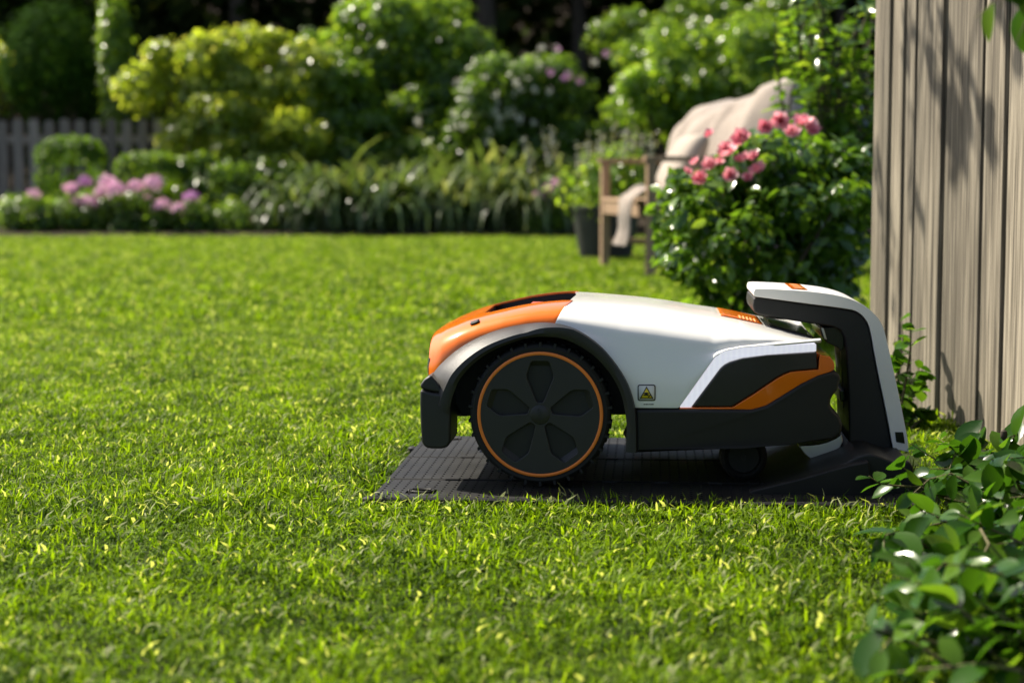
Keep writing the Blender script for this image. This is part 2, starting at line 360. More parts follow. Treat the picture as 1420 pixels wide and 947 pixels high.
def shrub(name, label, cat, clumps, n, size, mt, base, seed, stem_r=0.03, tmpl=LEAF4, group=None, lo=0.6, up=0.5, sv=0.35, crown='crown', grad=None):
    rng = np.random.default_rng(seed)
    root = thing(name, label, cat, base, group)
    pos, R = cloud_pts(rng, clumps, n, lo, up)
    keep = pos[:, 2] > 0.02; pos = pos[keep]; R = R[keep]
    rnd = np.clip(rng.normal(0.5, 0.22, len(pos)), 0, 1)
    sz = size * (1 - sv + 2 * sv * rng.random(len(pos)))
    scatter_mesh(crown, tmpl, pos, R, sz, rnd, mt, root)
    tips = [c[0] for c in clumps[:14]]
    stems('trunk', base, tips, stem_r, M['bark'], root, rng)
    return root, rng

# ------------------------------------------------------------------ ground, beds
def sheet(name, x0, x1, y0, y1, z, mt):
    me = bpy.data.meshes.new(name); me.from_pydata([(x0, y0, z), (x1, y0, z), (x1, y1, z), (x0, y1, z)], [], [(0, 1, 2, 3)])
    return link(name, me, mt, None, False, 'structure')
sheet('ground', -250, 250, -150, 350, 0.0, M['ground'])
BED_D = ground(400, 331).y
bm = bmesh.new(); rows = []
xs = np.linspace(-14, 14, 57)
for k, yy in enumerate((BED_D, BED_D + 0.12, BED_D + 3, BED_D + 14)):
    rows.append([bm.verts.new((x, yy + (0.05 * math.sin(x * 1.7) if k < 2 else 0), (0.004, 0.05, 0.09, 0.1)[k])) for x in xs])
for k in range(3):
    for i in range(len(xs) - 1): bm.faces.new((rows[k][i], rows[k][i + 1], rows[k + 1][i + 1], rows[k + 1][i]))
from_bm('flower_bed', bm, M['soil'], None, True, None, 'structure')

# ------------------------------------------------------------------ lawn: tufts of real blades on points
MATX0, MATX1, MATD0, MATD1, MATZ = -0.219, 0.66, 2.85, 3.545, 0.022
def tuft_mesh(name, n, rad, ln, wd, seed, segs=3):
    rng = np.random.default_rng(seed); V = []; Fq = []; rn = []
    for i in range(n):
        a = rng.random() * 6.283; r = rad * math.sqrt(rng.random()); bx, by = r * math.cos(a), r * math.sin(a)
        clip = rng.random() < 0.03
        az = rng.random() * 6.283; L = ln * (0.55 + 0.9 * rng.random()); W = wd * (0.6 + 0.7 * rng.random())
        lean = rng.normal(1.1, 0.5); bend = rng.normal(0.8, 0.7)
        z = 0.0
        if clip: lean = 1.35 + 0.2 * rng.normal(); z = ln * (0.25 + 0.45 * rng.random()); bend = 0.15 * rng.normal(); L *= 0.8
        d = np.array([math.cos(az), math.sin(az), 0.0]); tw = az + math.pi / 2 + rng.normal() * 0.5; sdv = np.array([math.cos(tw), math.sin(tw), 0.25 * rng.normal()])
        p = np.array([bx, by, z]); th = lean * 0.5
        c0 = 1.15 if clip else min(0.62, max(0, rng.normal(0.36, 0.15)))
        b0 = len(V)
        for s in range(segs + 1):
            ww = W * (1, .95, .7, .08)[s] if segs == 3 else W * (1, .8, .08)[s]
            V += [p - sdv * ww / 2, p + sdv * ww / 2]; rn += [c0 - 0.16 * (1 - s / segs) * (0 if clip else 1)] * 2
            if s < segs: Fq.append((b0 + 2 * s, b0 + 2 * s + 1, b0 + 2 * s + 3, b0 + 2 * s + 2))
            p = p + (d * math.sin(th) + np.array([0, 0, math.cos(th)])) * (L / segs); th += bend / segs + (lean * 0.5 if s == 0 else 0)
            p[2] = max(p[2], 0.002)
    me = bpy.data.meshes.new(name); me.from_pydata([tuple(v) for v in V], [], Fq)
    me.attributes.new('rnd', 'FLOAT', 'POINT').data.foreach_set('value', np.array(rn, np.float32))
    me.materials.append(M['grass'])
    return me
def lawn(name, label, tufts, pts, scl, seed):
    tc_ = bpy.data.collections.new(name + '_tufts')
    for i, me in enumerate(tufts): tc_.objects.link(bpy.data.objects.new('grass_tuft', me))
    me = bpy.data.meshes.new(name); me.from_pydata([tuple(p) for p in pts], [], [])
    me.attributes.new('scl', 'FLOAT', 'POINT').data.foreach_set('value', np.array(scl, np.float32))
    o = bpy.data.objects.new(name, me); COL.objects.link(o)
    o['kind'] = 'stuff'; o['label'] = label; o['category'] = 'grass'
    g = bpy.data.node_groups.new(name, 'GeometryNodeTree')
    g.interface.new_socket('Geometry', in_out='INPUT', socket_type='NodeSocketGeometry'); g.interface.new_socket('Geometry', in_out='OUTPUT', socket_type='NodeSocketGeometry')
    gi = g.nodes.new('NodeGroupInput'); go = g.nodes.new('NodeGroupOutput')
    ip = g.nodes.new('GeometryNodeInstanceOnPoints'); ci = g.nodes.new('GeometryNodeCollectionInfo')
    ci.inputs['Collection'].default_value = tc_; ci.inputs['Separate Children'].default_value = True; ci.inputs['Reset Children'].default_value = True
    rv = g.nodes.new('FunctionNodeRandomValue'); rv.data_type = 'FLOAT_VECTOR'; rv.inputs[0].default_value = (-0.12, -0.12, 0); rv.inputs[1].default_value = (0.12, 0.12, 6.283); rv.inputs['Seed'].default_value = seed
    na = g.nodes.new('GeometryNodeInputNamedAttribute'); na.data_type = 'FLOAT'; na.inputs['Name'].default_value = 'scl'
    L = g.links.new
    L(gi.outputs[0], ip.inputs['Points']); L(ci.outputs[0], ip.inputs['Instance']); ip.inputs['Pick Instance'].default_value = True
    L(rv.outputs[0], ip.inputs['Rotation']); L(na.outputs[0], ip.inputs['Scale']); L(ip.outputs[0], go.inputs[0])
    md = o.modifiers.new('tufts', 'NODES'); md.node_group = g
    return o
def jitter_grid(rng, y0, y1, sp, k=0.37, c=0.35):
    pts = []
    y = y0
    while y < y1:
        hw = k * y + c; nx = int(2 * hw / sp)
        xs_ = -hw + (np.arange(nx) + rng.random(nx)) * sp; ys_ = y + rng.random(nx) * sp
        pts += list(zip(xs_, ys_)); y += sp
    return pts
rng = np.random.default_rng(5)
near = []; nscl = []
for (x, y) in jitter_grid(rng, 1.25, 6.6, 0.047):
    fx_, fy_ = to_frame(x, y)
    if MATX0 - 0.014 < fx_ < MATX1 + 0.1 and MATD0 - 0.02 < fy_ < MATD1 + 0.015: continue
    if x > 0.97 - 0.075 * (y - 3.6) and y < 4.6: continue
    v = mnoise.noise((x * 2.2, y * 2.2, 0.0)) + 0.5 * mnoise.noise((x * 7, y * 7, 3.0))
    s = 1.0 + 0.28 * v + 0.12 * rng.normal()
    if v < -0.62 and rng.random() < 0.5: continue
    near.append((x, y, 0.0)); nscl.append(max(0.5, s))
for x in np.arange(MATX0 - 0.03, MATX1 + 0.1, 0.012):                 # ragged fringe against the plate
    q_ = Vector((OX, OY, 0)) + EX * (x - OX) + EY * (MATD0 - 0.018 + rng.normal() * 0.008 - OY); near.append((q_.x, q_.y, 0)); nscl.append(0.8 + 0.6 * rng.random())
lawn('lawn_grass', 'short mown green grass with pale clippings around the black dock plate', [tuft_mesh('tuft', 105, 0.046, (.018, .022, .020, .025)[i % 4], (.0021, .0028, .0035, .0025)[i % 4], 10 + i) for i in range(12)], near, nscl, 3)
far = []; fscl = []
for (x, y) in jitter_grid(rng, 6.6, BED_D + 0.1, 0.095, 0.42, 0.6):
    far.append((x, y, 0.0)); fscl.append(max(0.5, 1.0 + 0.25 * mnoise.noise((x * 1.3, y * 1.3, 5.0)) + 0.1 * rng.normal()))
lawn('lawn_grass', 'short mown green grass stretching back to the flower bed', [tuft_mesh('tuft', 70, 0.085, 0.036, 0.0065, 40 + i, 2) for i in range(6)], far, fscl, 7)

# ------------------------------------------------------------------ robot mower
YC = 3.215
mow = thing('robotic_mower', 'white, orange and black robotic lawn mower parked on its charging plate', 'robotic mower', (0.15, YC, MATZ))
def nd(px): return 2.965 + (0.055 * ((px - 1000) / 166) ** 2 if px > 1000 else 0)
def side(pts, dD=0.0, D=None, s=1):
    out = []
    for px, py in pts:
        d = (D if D is not None else nd(px)) + dD; p = atm(px, py, d)
        out.append(p if s > 0 else Vector((p.x, 2 * YC - p.y, p.z)))
    return out
def side_prism(name, pts, d0, d1, mt, parent, s=1, bev=0.003, D=None):
    a = side(pts, d0, D, s); back = [Vector((p.x, p.y + (d1 - d0) * s, p.z)) for p in a]
    return prism(name, a, back, mt, parent, bev)
def interp_px(pts, D):
    q = [atm(px, py, D) for px, py in pts]; xs_ = [p.x for p in q]; zs_ = [p.z for p in q]
    return lambda x: float(np.interp(x, xs_, zs_))
# white shell
crown_pts = cr([(740, 409), (783, 408.5), (820, 409.5), (860, 412.5), (894, 415.5), (927, 420), (961, 425.5), (1002, 432), (1063, 446), (1110, 459), (1160, 474)], 4)
zt = interp_px(crown_pts, YC)
zcr = interp_px([(740, 446), (763, 448), (800, 458), (860, 472), (920, 481), (988, 489), (1010, 483), (1060, 477), (1140, 472)], 2.965)
zbt = interp_px([(740, 457), (763, 457), (797, 466), (830, 490), (854, 518), (871, 548), (880, 565), (941, 565.5), (992, 494), (998, 490), (1006, 486), (1029, 481.5), (1137, 475)], 2.965)
def half_w(x): return 0.252 - (0.05 * max(0, (x - 0.30) / 0.25) ** 2.2 if x > 0.30 else 0)
def white_section(x, v):                       # v 0..1 : near bottom -> crown -> far bottom
    m_ = v if v <= 0.5 else 1 - v; s = -1 if v <= 0.5 else 1
    hw = half_w(x); zb, zc, zz = zbt(x), zcr(x), zt(x); zc = max(zc, zb + 0.002)
    k = m_ / 0.5
    if k < 0.3:
        q = k / 0.3; y = hw - 0.010 * q ** 2; z = zb + (zc - zb) * q
    else:
        q = (k - 0.3) / 0.7 * math.pi / 2; y = (hw - 0.010) * math.cos(q) ** 0.72; z = zc + (zz - zc) * math.sin(q) ** 0.80
    return y * s, z
def shell(name, sec, x0, x1, nu, nv, mt, parent, th=0.004, ux=None, hole=None):
    bm = bmesh.new(); grid = []
    for i in range(nu + 1):
        u = i / nu if ux is None else ux[i]
        row = []
        for j in range(nv + 1):
            v = j / nv; x = x0(v) * (1 - u) + x1(v) * u; y, z = sec(x, v); row.append(bm.verts.new((x, YC + y, z)))
        grid.append(row)
    for i in range(nu):
        for j in range(nv):
            if hole is None or not hole(i, j): bm.faces.new((grid[i][j], grid[i + 1][j], grid[i + 1][j + 1], grid[i][j + 1]))
    o = from_bm(name, bm, mt, parent, True, 40)
    sm = o.modifiers.new('th', 'SOLIDIFY'); sm.thickness = th; sm.offset = -1
    bevel_ = o.modifiers.new('bevel', 'BEVEL'); bevel_.width = 0.0016; bevel_.segments = 2; bevel_.limit_method = 'ANGLE'; bevel_.angle_limit = math.radians(50)
    return o
def fold(v): return v * 2 if v <= 0.5 else (1 - v) * 2
xr = atm(1137, 475, nd(1137)).x
lid = shell('top_cover', white_section, lambda v: 0.061 + 0.036 * fold(v), lambda v: xr + 0.004 * math.sin(math.pi / 2 * fold(v)), 110, 64, M['white'], mow)
# white rear lip is closed by the dark rear body below
# orange hood
hood_crown = cr([(595, 515), (597, 500), (602, 471), (611, 455), (625, 447), (638, 441), (665, 431), (705, 421), (742, 413.5), (783, 409), (810, 409)], 5)
zh = interp_px(hood_crown, YC)
hb = interp_px([(596, 524), (600, 522), (611, 506), (634, 488), (661, 474), (695, 461), (729, 454), (763, 453), (800, 455)], 3.0)
xh0 = atm(597, 505, 3.05).x
def hood_section(x, v):
    m_ = v if v <= 0.5 else 1 - v; s = -1 if v <= 0.5 else 1; k = m_ / 0.5
    hw = 0.222 - 0.03 * math.exp(-(x - xh0) / 0.025)
    zb, zz = hb(x) - 0.012, zh(x); zb = min(zb, zz - 0.004); q = k * math.pi / 2
    return s * hw * math.cos(q) ** 0.42, zb + (zz - zb) * math.sin(q) ** 0.62
ux = [((i / 60) ** 1.7) for i in range(61)]
HU, HV0, HV1 = 33, 20, 28                                             # opening: station and section rows
hood = shell('front_hood', hood_section, lambda v: xh0, lambda v: 0.066 + 0.036 * fold(v), 60, 48, M['orange'], mow, 0.004, ux, lambda i, j: i >= HU + (2 if j in (HV0, HV1 - 1) else 0) and HV0 <= j < HV1)
bm = bmesh.new(); vsn = [bm.verts.new((xh0 - 0.0005, YC + hood_section(xh0, j / 24)[0], hood_section(xh0, j / 24)[1])) for j in range(25)]; bm.faces.new(vsn)
from_bm('nose_panel', bm, M['orange'], hood, False)
def hood_pt(u, j, dz=0.0):
    v = j / 48; x = xh0 * (1 - u) + (0.066 + 0.036 * fold(v)) * u; y, z = hood_section(x, v); return Vector((x, YC + y, z + dz))
loop = [hood_pt(ux[i], HV0, -.004) for i in range(60, HU - 1, -1)] + [hood_pt(ux[HU], j, -.004) for j in range(HV0 + 1, HV1)] + [hood_pt(ux[i], HV1, -.004) for i in range(HU, 61)]
bm = bmesh.new(); t_ = [bm.verts.new(p) for p in loop]; f_ = [bm.verts.new((p.x, YC + (p.y - YC) * .96, p.z - .03)) for p in loop]
for i in range(len(loop) - 1): bm.faces.new((t_[i], t_[i + 1], f_[i + 1], f_[i]))
bm.faces.new(f_); from_bm('handle_recess', bm, M['dark'], hood, False)
bm = bmesh.new(); p0_, p1_ = hood_pt(ux[46], 24), hood_pt(ux[53], 24)
add_box(bm, (p0_.x, YC - .07, p0_.z - .03), (p1_.x, YC + .07, p0_.z - .009)); bevel(from_bm('stop_button', bm, M['red'], hood, True, None), .005)
# dark recess lying on the hood under the bridge
def hood_patch(name, x0, x1, y0f, y1f, lift, mt, parent, n=16):
    bm = bmesh.new(); g = []
    for i in range(n + 1):
        x = x0 + (x1 - x0) * i / n; row = []
        for k in range(9):
            y = y0f(i / n) + (y1f(i / n) - y0f(i / n)) * k / 8
            hw = 0.222 - 0.03 * math.exp(-(x - xh0) / 0.025); c = min(1, abs(y) / hw) ** (1 / 0.42); sn = math.sqrt(max(0, 1 - c * c))
            zb, zz = hb(x) - 0.012, zh(x); row.append(bm.verts.new((x, YC + y, zb + (zz - zb) * sn ** 0.62 + lift)))
        g.append(row)
    for i in range(n):
        for k in range(8): bm.faces.new((g[i][k], g[i + 1][k], g[i + 1][k + 1], g[i][k + 1]))
    o = from_bm(name, bm, mt, parent); sm = o.modifiers.new('th', 'SOLIDIFY'); sm.thickness = 0.002; sm.offset = -1
    return o
hood_patch('hood_notch', atm(653, 446, 3.03).x, atm(665, 445, 3.03).x, lambda t: -0.196 + 0.004 * abs(t - .5), lambda t: -0.184, 0.0012, M['dark'], hood, 4)
for s in (-1, 1):                                                    # silver edge beside the nose
    bm = bmesh.new(); pts = cr([(598, 497), (597, 505), (597, 514), (598, 521)], 4)
    add_tube(bm, [(atm(px, py, 3.02).x - 0.004, YC + s * 0.188, atm(px, py, 3.02).z) for px, py in pts], 0.0022, 6)
    from_bm('nose_trim', bm, M['silver'], mow)
# wheel arches (flared bands)
A_ = cr([(590, 545), (592, 531), (599, 520), (611, 505), (634, 485), (661, 469), (695, 456), (729, 449), (763, 447.5), (797, 455.5), (830, 477), (854, 504), (871, 532), (880, 560), (883, 585), (884, 628)], 5)
C_ = cr([(621, 575), (624, 564), (628, 549), (638, 525), (658, 503), (685, 485), (719, 472), (738, 468), (755, 467), (783, 470.5), (817, 488), (844, 515), (861, 546), (868, 579), (869, 600), (867, 627)], 5)
for s in (-1, 1):
    bm = bmesh.new(); rings = []
    n = len(A_)
    for i in range(n):
        a, c = np.array(A_[i]), np.array(C_[i]); u = i / (n - 1)
        fl = 0.045 if u < 0.45 else 0.045 - 0.037 * min(1, (u - 0.45) / 0.15)     # how deep the outer edge sits
        mid = a + (c - a) * (0.62 if u < .45 else 0.62 - 0.5 * min(1, (u - .45) / .15))
        ring = [atm(*a, 2.95 + fl + 0.03), atm(*a, 2.95 + fl), atm(*(a * .5 + mid * .5), 2.95 + fl * .42), atm(*mid, 2.949), atm(*(mid * .4 + c * .6), 2.9475), atm(*c, 2.951), atm(*(c * 1.0), 3.03)]
        if s > 0: ring = [Vector((p.x, 2 * YC - p.y, p.z)) for p in ring]
        rings.append([bm.verts.new(p) for p in ring])
    for i in range(n - 1):
        for k in range(7): bm.faces.new((rings[i][k], rings[i + 1][k], rings[i + 1][(k + 1) % 7], rings[i][(k + 1) % 7]))
    bm.faces.new(rings[0]); bm.faces.new(rings[-1][::-1])
    o = from_bm('wheel_arch', bm, M['grey'], mow, True, 38)
    # bumper foot
    sb = [(582.5, 540), (588, 542), (600, 545), (613, 546.5), (624, 549), (625, 575), (624.5, 612), (621, 620), (612, 622.5), (598, 622.5), (589, 620.5), (584.5, 613), (583, 590), (582, 560)]
    side_prism('bumper', sb, -0.013, 0.10, M['grey'], mow, -s, 0.007, D=2.965)
    cap = [(582.5, 538.5), (583, 533), (588, 526), (597, 520), (606, 530), (616, 546), (600, 543.5), (588, 540.5)]
    side_prism('bumper_cap', cap, -0.008, 0.10, M['grey'], mow, -s, 0.004, D=2.965)
# front cross bumper, chassis and dark inner body
fx = [(586, 530), (600, 519), (625, 519), (640, 575), (610, 578), (586, 570)]
prism('cross_bumper', side(fx, 0.09, 2.965), [Vector((p.x, 2 * YC - p.y, p.z)) for p in side(fx, 0.09, 2.965)], M['black'], mow, 0.006)
ch = [(612, 520), (640, 490), (700, 468), (1000, 492), (1126, 486), (1128, 560), (1040, 604), (905, 622), (890, 575), (640, 577)]
ca = side(ch, 0.0, 3.035)
prism('chassis', ca, [Vector((p.x, 2 * YC - p.y, p.z)) for p in ca], M['dark'], mow, 0.004)
cut = [(868, 575), (880, 628), (1040, 622), (1040, 575)]
bm = bmesh.new(); add_lathe(bm, [(0.05, 0.0), (0.12, 0.0), (0.125, 0.008), (0.12, 0.02), (0.05, 0.022)], (atm(960, 620, 3.2).x, YC, 0.07), 40, 'z'); from_bm('blade_disc', bm, M['dark'], mow)
# lower skirt with pinched tail, light strip, black panel, orange sweep
sk = [(881, 567.5), (960, 567.5), (1042, 568), (1063, 562), (1086, 548), (1110, 533), (1134, 521), (1156, 515), (1165, 519), (1166, 526), (1161, 542), (1153, 551), (1151, 562), (1156, 570), (1164, 577), (1169, 590), (1166, 603), (1157, 608), (1096, 617), (1029, 621.5), (882, 628)]
sa = side(sk, -0.006); skb = [Vector((p.x, 2 * YC - p.y, p.z)) for p in sa]
prism('lower_skirt', sa, skb, M['black'], mow, 0.006)
# shallow crease panel across the tail of the skirt
strip_o = [(942.5, 565), (993, 495), (998.5, 490.5), (1006, 486.8), (1029, 482.2), (1060, 479.5), (1132, 477)]
strip_i = [(958, 565), (999, 510), (1005, 505), (1012, 501.5), (1029, 496.5), (1063, 492), (1132, 487.5)]
panel = [(958.5, 564.5), (999, 511), (1005, 506), (1012, 502.5), (1029, 497.5), (1063, 493), (1133, 488.5), (1134.5, 512), (1112, 514), (1096, 515.5), (1086, 519.5), (1076, 525), (1045, 546), (1015, 564.5)]
sweep = [(942, 565.5), (1016, 565), (1046, 546.5), (1077, 525.5), (1087, 520), (1097, 516), (1113, 514.5), (1135, 512.5), (1137, 492), (1150, 495), (1156.5, 503), (1156.5, 512.5), (1150, 516), (1134, 521), (1110, 533), (1086, 548), (1063, 562), (1052, 566), (1042, 568), (942, 567.5)]
for s in (1, -1):
    side_prism('light_strip', strip_o + strip_i[::-1], 0.0015, 0.03, M['led'], mow, s, 0.0015)
    side_prism('rear_panel', panel, 0.0045, 0.04, M['gloss'], mow, s, 0.003)
    side_prism('orange_sweep', sweep, -0.001, 0.045, M['orange'], mow, s, 0.002)
tail = [(1126, 486), (1138, 490), (1151, 494.5), (1157.5, 503), (1157.5, 513), (1120, 520)]
ta = side(tail, 0.035); prism('tail_bridge', ta, [Vector((p.x, 2 * YC - p.y, p.z)) for p in ta], M['orange'], mow, 0.004)
rear = [(1030, 482), (1131, 479), (1134, 500), (1120, 560), (1030, 560)]
ra = side(rear, 0.03); prism('rear_body', ra, [Vector((p.x, 2 * YC - p.y, p.z)) for p in ra], M['dark'], mow, 0.003)
# crown badge (orange patch with pale lettering) on the lid, and a small pin
def lid_patch(name, pa, pb, ya, yb, lift, mt, parent, n=10):
    bm = bmesh.new(); g = []; xa, xb = atm(*pa, YC).x, atm(*pb, YC).x
    for i in range(n + 1):
        x = xa + (xb - xa) * i / n; row = []
        for k in range(9):
            y = ya + (yb - ya) * k / 8; hw = half_w(x) - 0.01; c = (abs(y) / hw) ** (1 / 0.72); q = math.acos(min(1, c))
            row.append(bm.verts.new((x, YC + y, zcr(x) + (zt(x) - zcr(x)) * math.sin(q) ** 0.8 + lift)))
        g.append(row)
    for i in range(n):
        for k in range(8): bm.faces.new((g[i][k], g[i + 1][k], g[i + 1][k + 1], g[i][k + 1]))
    o = from_bm(name, bm, mt, parent); sm = o.modifiers.new('th', 'SOLIDIFY'); sm.thickness = 0.0012
    return o
bd = lid_patch('badge', (996, 432), (1052, 446), -0.10, 0.06, 0.0022, M['orange'], lid)
lid_patch('keypad', (1062, 447), (1120, 462), -0.12, 0.12, 0.0022, M['gloss'], lid)
for k in range(5): lid_patch('badge_letter', (1022 + k * 5, 438), (1025 + k * 5, 439), -0.10, -0.05, 0.0034, M['print'], bd, 2)
bm = bmesh.new(); p = atm(1009, 456.5, 3.05); add_lathe(bm, [(0.001, 0.0025), (0.005, 0.002), (0.0055, -0.004)], (p.x, p.y, p.z + 0.004), 16, 'z'); from_bm('cover_pin', bm, M['silver'], lid)
# warning sticker on the flank
SD = 2.9625
def flat_plate(name, pts, D, th, mt, parent):
    a = [atm(px, py, D) for px, py in pts]; return prism(name, a, [Vector((p.x, p.y + th, p.z)) for p in a], mt, parent, 0)
def rr(x0, y0, x1, y1, r, n=4):
    out = []
    for cx_, cy_, a0 in ((x1 - r, y0 + r, -90), (x1 - r, y1 - r, 0), (x0 + r, y1 - r, 90), (x0 + r, y0 + r, 180)):
        for k in range(n + 1): a = math.radians(a0 + 90 * k / n); out.append((cx_ + r * math.cos(a), cy_ + r * math.sin(a)))
    return out
st = flat_plate('warning_sticker', rr(884.2, 533.3, 909, 555.8, 2.8), SD, 0.003, M['ink'], lid)
flat_plate('sticker_face', rr(885.6, 534.7, 907.6, 554.4, 1.9), SD - 0.0006, 0.001, M['sticker'], st)
flat_plate('triangle_border', [(896.6, 535.6), (906.2, 552.8), (887, 552.8)], SD - 0.0011, 0.001, M['ink'], st)
flat_plate('triangle', [(896.6, 538.2), (904.1, 551.6), (889.1, 551.6)], SD - 0.0016, 0.001, M['yellow'], st)
flat_plate('hand_pictogram', [(892.4, 544.6), (896, 543.9), (900.2, 545.2), (899.6, 546.2), (897, 545.8), (899.8, 547.4), (898.8, 549.3), (897.6, 548.4), (893, 548.9), (891.6, 547.4), (895, 546.9), (892, 545.7)], SD - 0.0021, 0.001, M['ink'], st)
flat_plate('blade_pictogram', [(898.3, 550.4), (902.2, 546.3), (903, 547.6), (899.4, 551.2)], SD - 0.0021, 0.001, M['ink'], st)
for k, (xa, xb) in enumerate(((892.5, 894.6), (895.1, 898.6), (899.2, 901.2), (901.7, 906.5))):
    flat_plate('caption_print', [(xa, 560.0), (xb, 560.0), (xb, 561.1), (xa, 561.1)], SD, 0.002, M['ink'], st)
# front wheels
WC = atm(748.8, 573.5, 2.95); WR = 0.1215; WZ = MATZ + WR + 0.002
def petal(th, r0=0.019, r1=0.0634, r2=0.0905, w0=0.0075, w1=0.0235, w2=0.0145):
    prof = [(r0, -w0 * .6), (r0 + .003, -w0), (r1 - .004, -w1 + .0008), (r1 + .003, -w1), (r2 - .003, -w2 - .002), (r2, -w2 + .002), (r2, w2 - .002), (r2 - .003, w2 + .002), (r1 + .003, w1), (r1 - .004, w1 - .0008), (r0 + .003, w0), (r0, w0 * .6)]
    c, s = math.cos(th), math.sin(th)
    return [(r * c - q * s, r * s + q * c) for r, q in prof]
def big_wheel(s):
    y0 = 2.952 if s < 0 else 2 * YC - 2.952; c = (WC.x, y0, WZ); g = -s                     # g: inward direction
    bm = bmesh.new()
    add_lathe(bm, [(0.095, .012 * g), (0.104, .001 * g), (0.112, 0.0), (0.1165, .004 * g), (0.1185, .012 * g), (0.1185, .05 * g), (0.1165, .058 * g), (0.104, .062 * g), (0.095, .05 * g), (0.095, .012 * g)], c, 96, 'y', False)
    for k in range(30):                                                              # chevron tread lugs
        for half in (0, 1):
            a = 2 * math.pi * (k + 0.5 * half) / 30
            R_ = Matrix.Translation(Vector(c)) @ Matrix.Rotation(a, 4, 'Y')
            add_box(bm, (-0.0022, min(.001 * g, .031 * g) if half == 0 else min(.031 * g, .061 * g), 0.113), (0.0022, max(.001 * g, .031 * g) if half == 0 else max(.031 * g, .061 * g), 0.1210), R_ @ Matrix.Rotation(0.35 * (1 if half else -1) * g * 0.0, 4, 'Z'))
    ty = from_bm('tyre', bm, M['rubber'], mow, True, 30)
    bm = bmesh.new(); add_lathe(bm, [(0.0995, .004 * g), (0.0998, -.0022 * g), (0.1012, -.003 * g), (0.1038, -.003 * g), (0.1052, -.002 * g), (0.1055, .004 * g), (0.0995, .004 * g)], c, 96, 'y', False); from_bm('rim_ring', bm, M['orange_ring'], mow, True, 40)
    mtx = Matrix.Translation((c[0], c[1] + 0.0025 * g, c[2])) @ Matrix.Rotation(math.pi / 2, 4, 'X')
    loops = [[(0.0992 * math.cos(2 * math.pi * k / 72), 0.0992 * math.sin(2 * math.pi * k / 72)) for k in range(72)]] + [petal(math.pi / 2 + k * 2 * math.pi / 5) for k in range(5)]
    hub = curve_plate('hub_cap', loops, 0.006, 0.0014, mtx, M['grey'], mow, 2)
    bm = bmesh.new(); add_lathe(bm, [(0.002, .0075 * g), (0.096, .0075 * g), (0.096, .03 * g)], c, 48); from_bm('hub_back', bm, M['black'], mow)
    # sloping floors at the outer end of each spoke window
    for k in range(5):
        th = math.pi / 2 + k * 2 * math.pi / 5; bm = bmesh.new(); q = []
        for r, wd_, dy in ((0.080, 0.0185, .0080), (0.080, -0.0185, .0080), (0.0912, -0.0135, .0005), (0.0912, 0.0135, .0005)):
            q.append(bm.verts.new((c[0] + r * math.cos(th) - wd_ * math.sin(th), c[1] + dy * g, c[2] + r * math.sin(th) + wd_ * math.cos(th))))
        bm.faces.new(q); o = from_bm('window_slope', bm, M['grey'], hub, False)
    bm = bmesh.new(); add_lathe(bm, [(0.0165, 0.0), (0.0165, -.0022 * g), (0.0150, -.0032 * g), (0.001, -.0034 * g)], c, 40); from_bm('hub_boss', bm, M['grey'], hub, True, 40)
    if s < 0:
        mt_ = Matrix.Translation((c[0], c[1] - 0.0034, c[2])) @ Matrix.Rotation(math.radians(70), 4, 'Y') @ Matrix.Rotation(math.pi / 2, 4, 'X')
        text_mesh('hub_lettering', 'STIHL', 0.0085, 0.0003, mt_, M['black'], hub)
for s in (-1, 1): big_wheel(s)
for s in (-1, 1):                                                     # small rear castors
    c = (atm(1030, 630, 3.07).x, 3.065 if s < 0 else 2 * YC - 3.065, MATZ + 0.041)
    bm = bmesh.new(); add_lathe(bm, [(0.006, -0.022), (0.026, -0.021), (0.029, -0.017), (0.033, -0.021), (0.038, -0.017), (0.041, -0.006), (0.041, 0.006), (0.038, 0.017), (0.03, 0.02), (0.006, 0.02)], c, 40)
    cw = from_bm('castor_wheel', bm, M['rubber'], mow, True, 30)
    bm = bmesh.new(); add_box(bm, (c[0] - 0.012, c[1] - 0.006, c[2] + 0.038), (c[0] + 0.012, c[1] + 0.006, c[2] + 0.075)); from_bm('castor_fork', bm, M['dark'], cw)
    bm = bmesh.new(); add_tube(bm, [(c[0], c[1] - 0.026, c[2]), (c[0], c[1] + 0.026, c[2])], 0.005, 10); from_bm('axle', bm, M['dark'], cw)

# ------------------------------------------------------------------ charging station with floor plate
dock = thing('charging_station', 'white and black mower charging station with low black ramp', 'charging station', (0.68, YC, 0.0))
D0, D1 = 3.10, 3.315
def dprism(name, pts, d0, d1, mt, parent, bev=0.005):
    a = [atm(px, py, d0) for px, py in pts]; return prism(name, a, [Vector((p.x, d1, p.z)) for p in a], mt, parent, bev)
outer = cr([(1045, 408), (1046, 403), (1052, 400.5), (1090, 402), (1130, 405), (1165, 410.5), (1192, 420), (1211, 434), (1224, 452), (1233, 486), (1246, 545), (1258, 606), (1260, 627)], 4)
inner = cr([(1238.5, 622), (1237, 613), (1229, 570), (1216, 507), (1208, 462), (1202, 445), (1190, 433), (1172, 428), (1120, 421), (1075, 415), (1046, 411)], 4)
cover = dprism('white_cover', outer + inner, D0, D1, M['dockwhite'], dock, 0.006)
blk = [(1045, 412.5)] + [(p[0] - 1.2, p[1] + 1.2) for p in inner[::-1]][2:] + [(1238, 640), (1244, 668), (1176, 668), (1178, 640), (1177, 560), (1173.5, 490), (1171.5, 470), (1166, 459), (1155, 453.5), (1100, 445), (1052, 437), (1045.5, 433), (1043.5, 424)]
dprism('post', blk, D0 + 0.006, D1 - 0.006, M['black'], dock, 0.004)
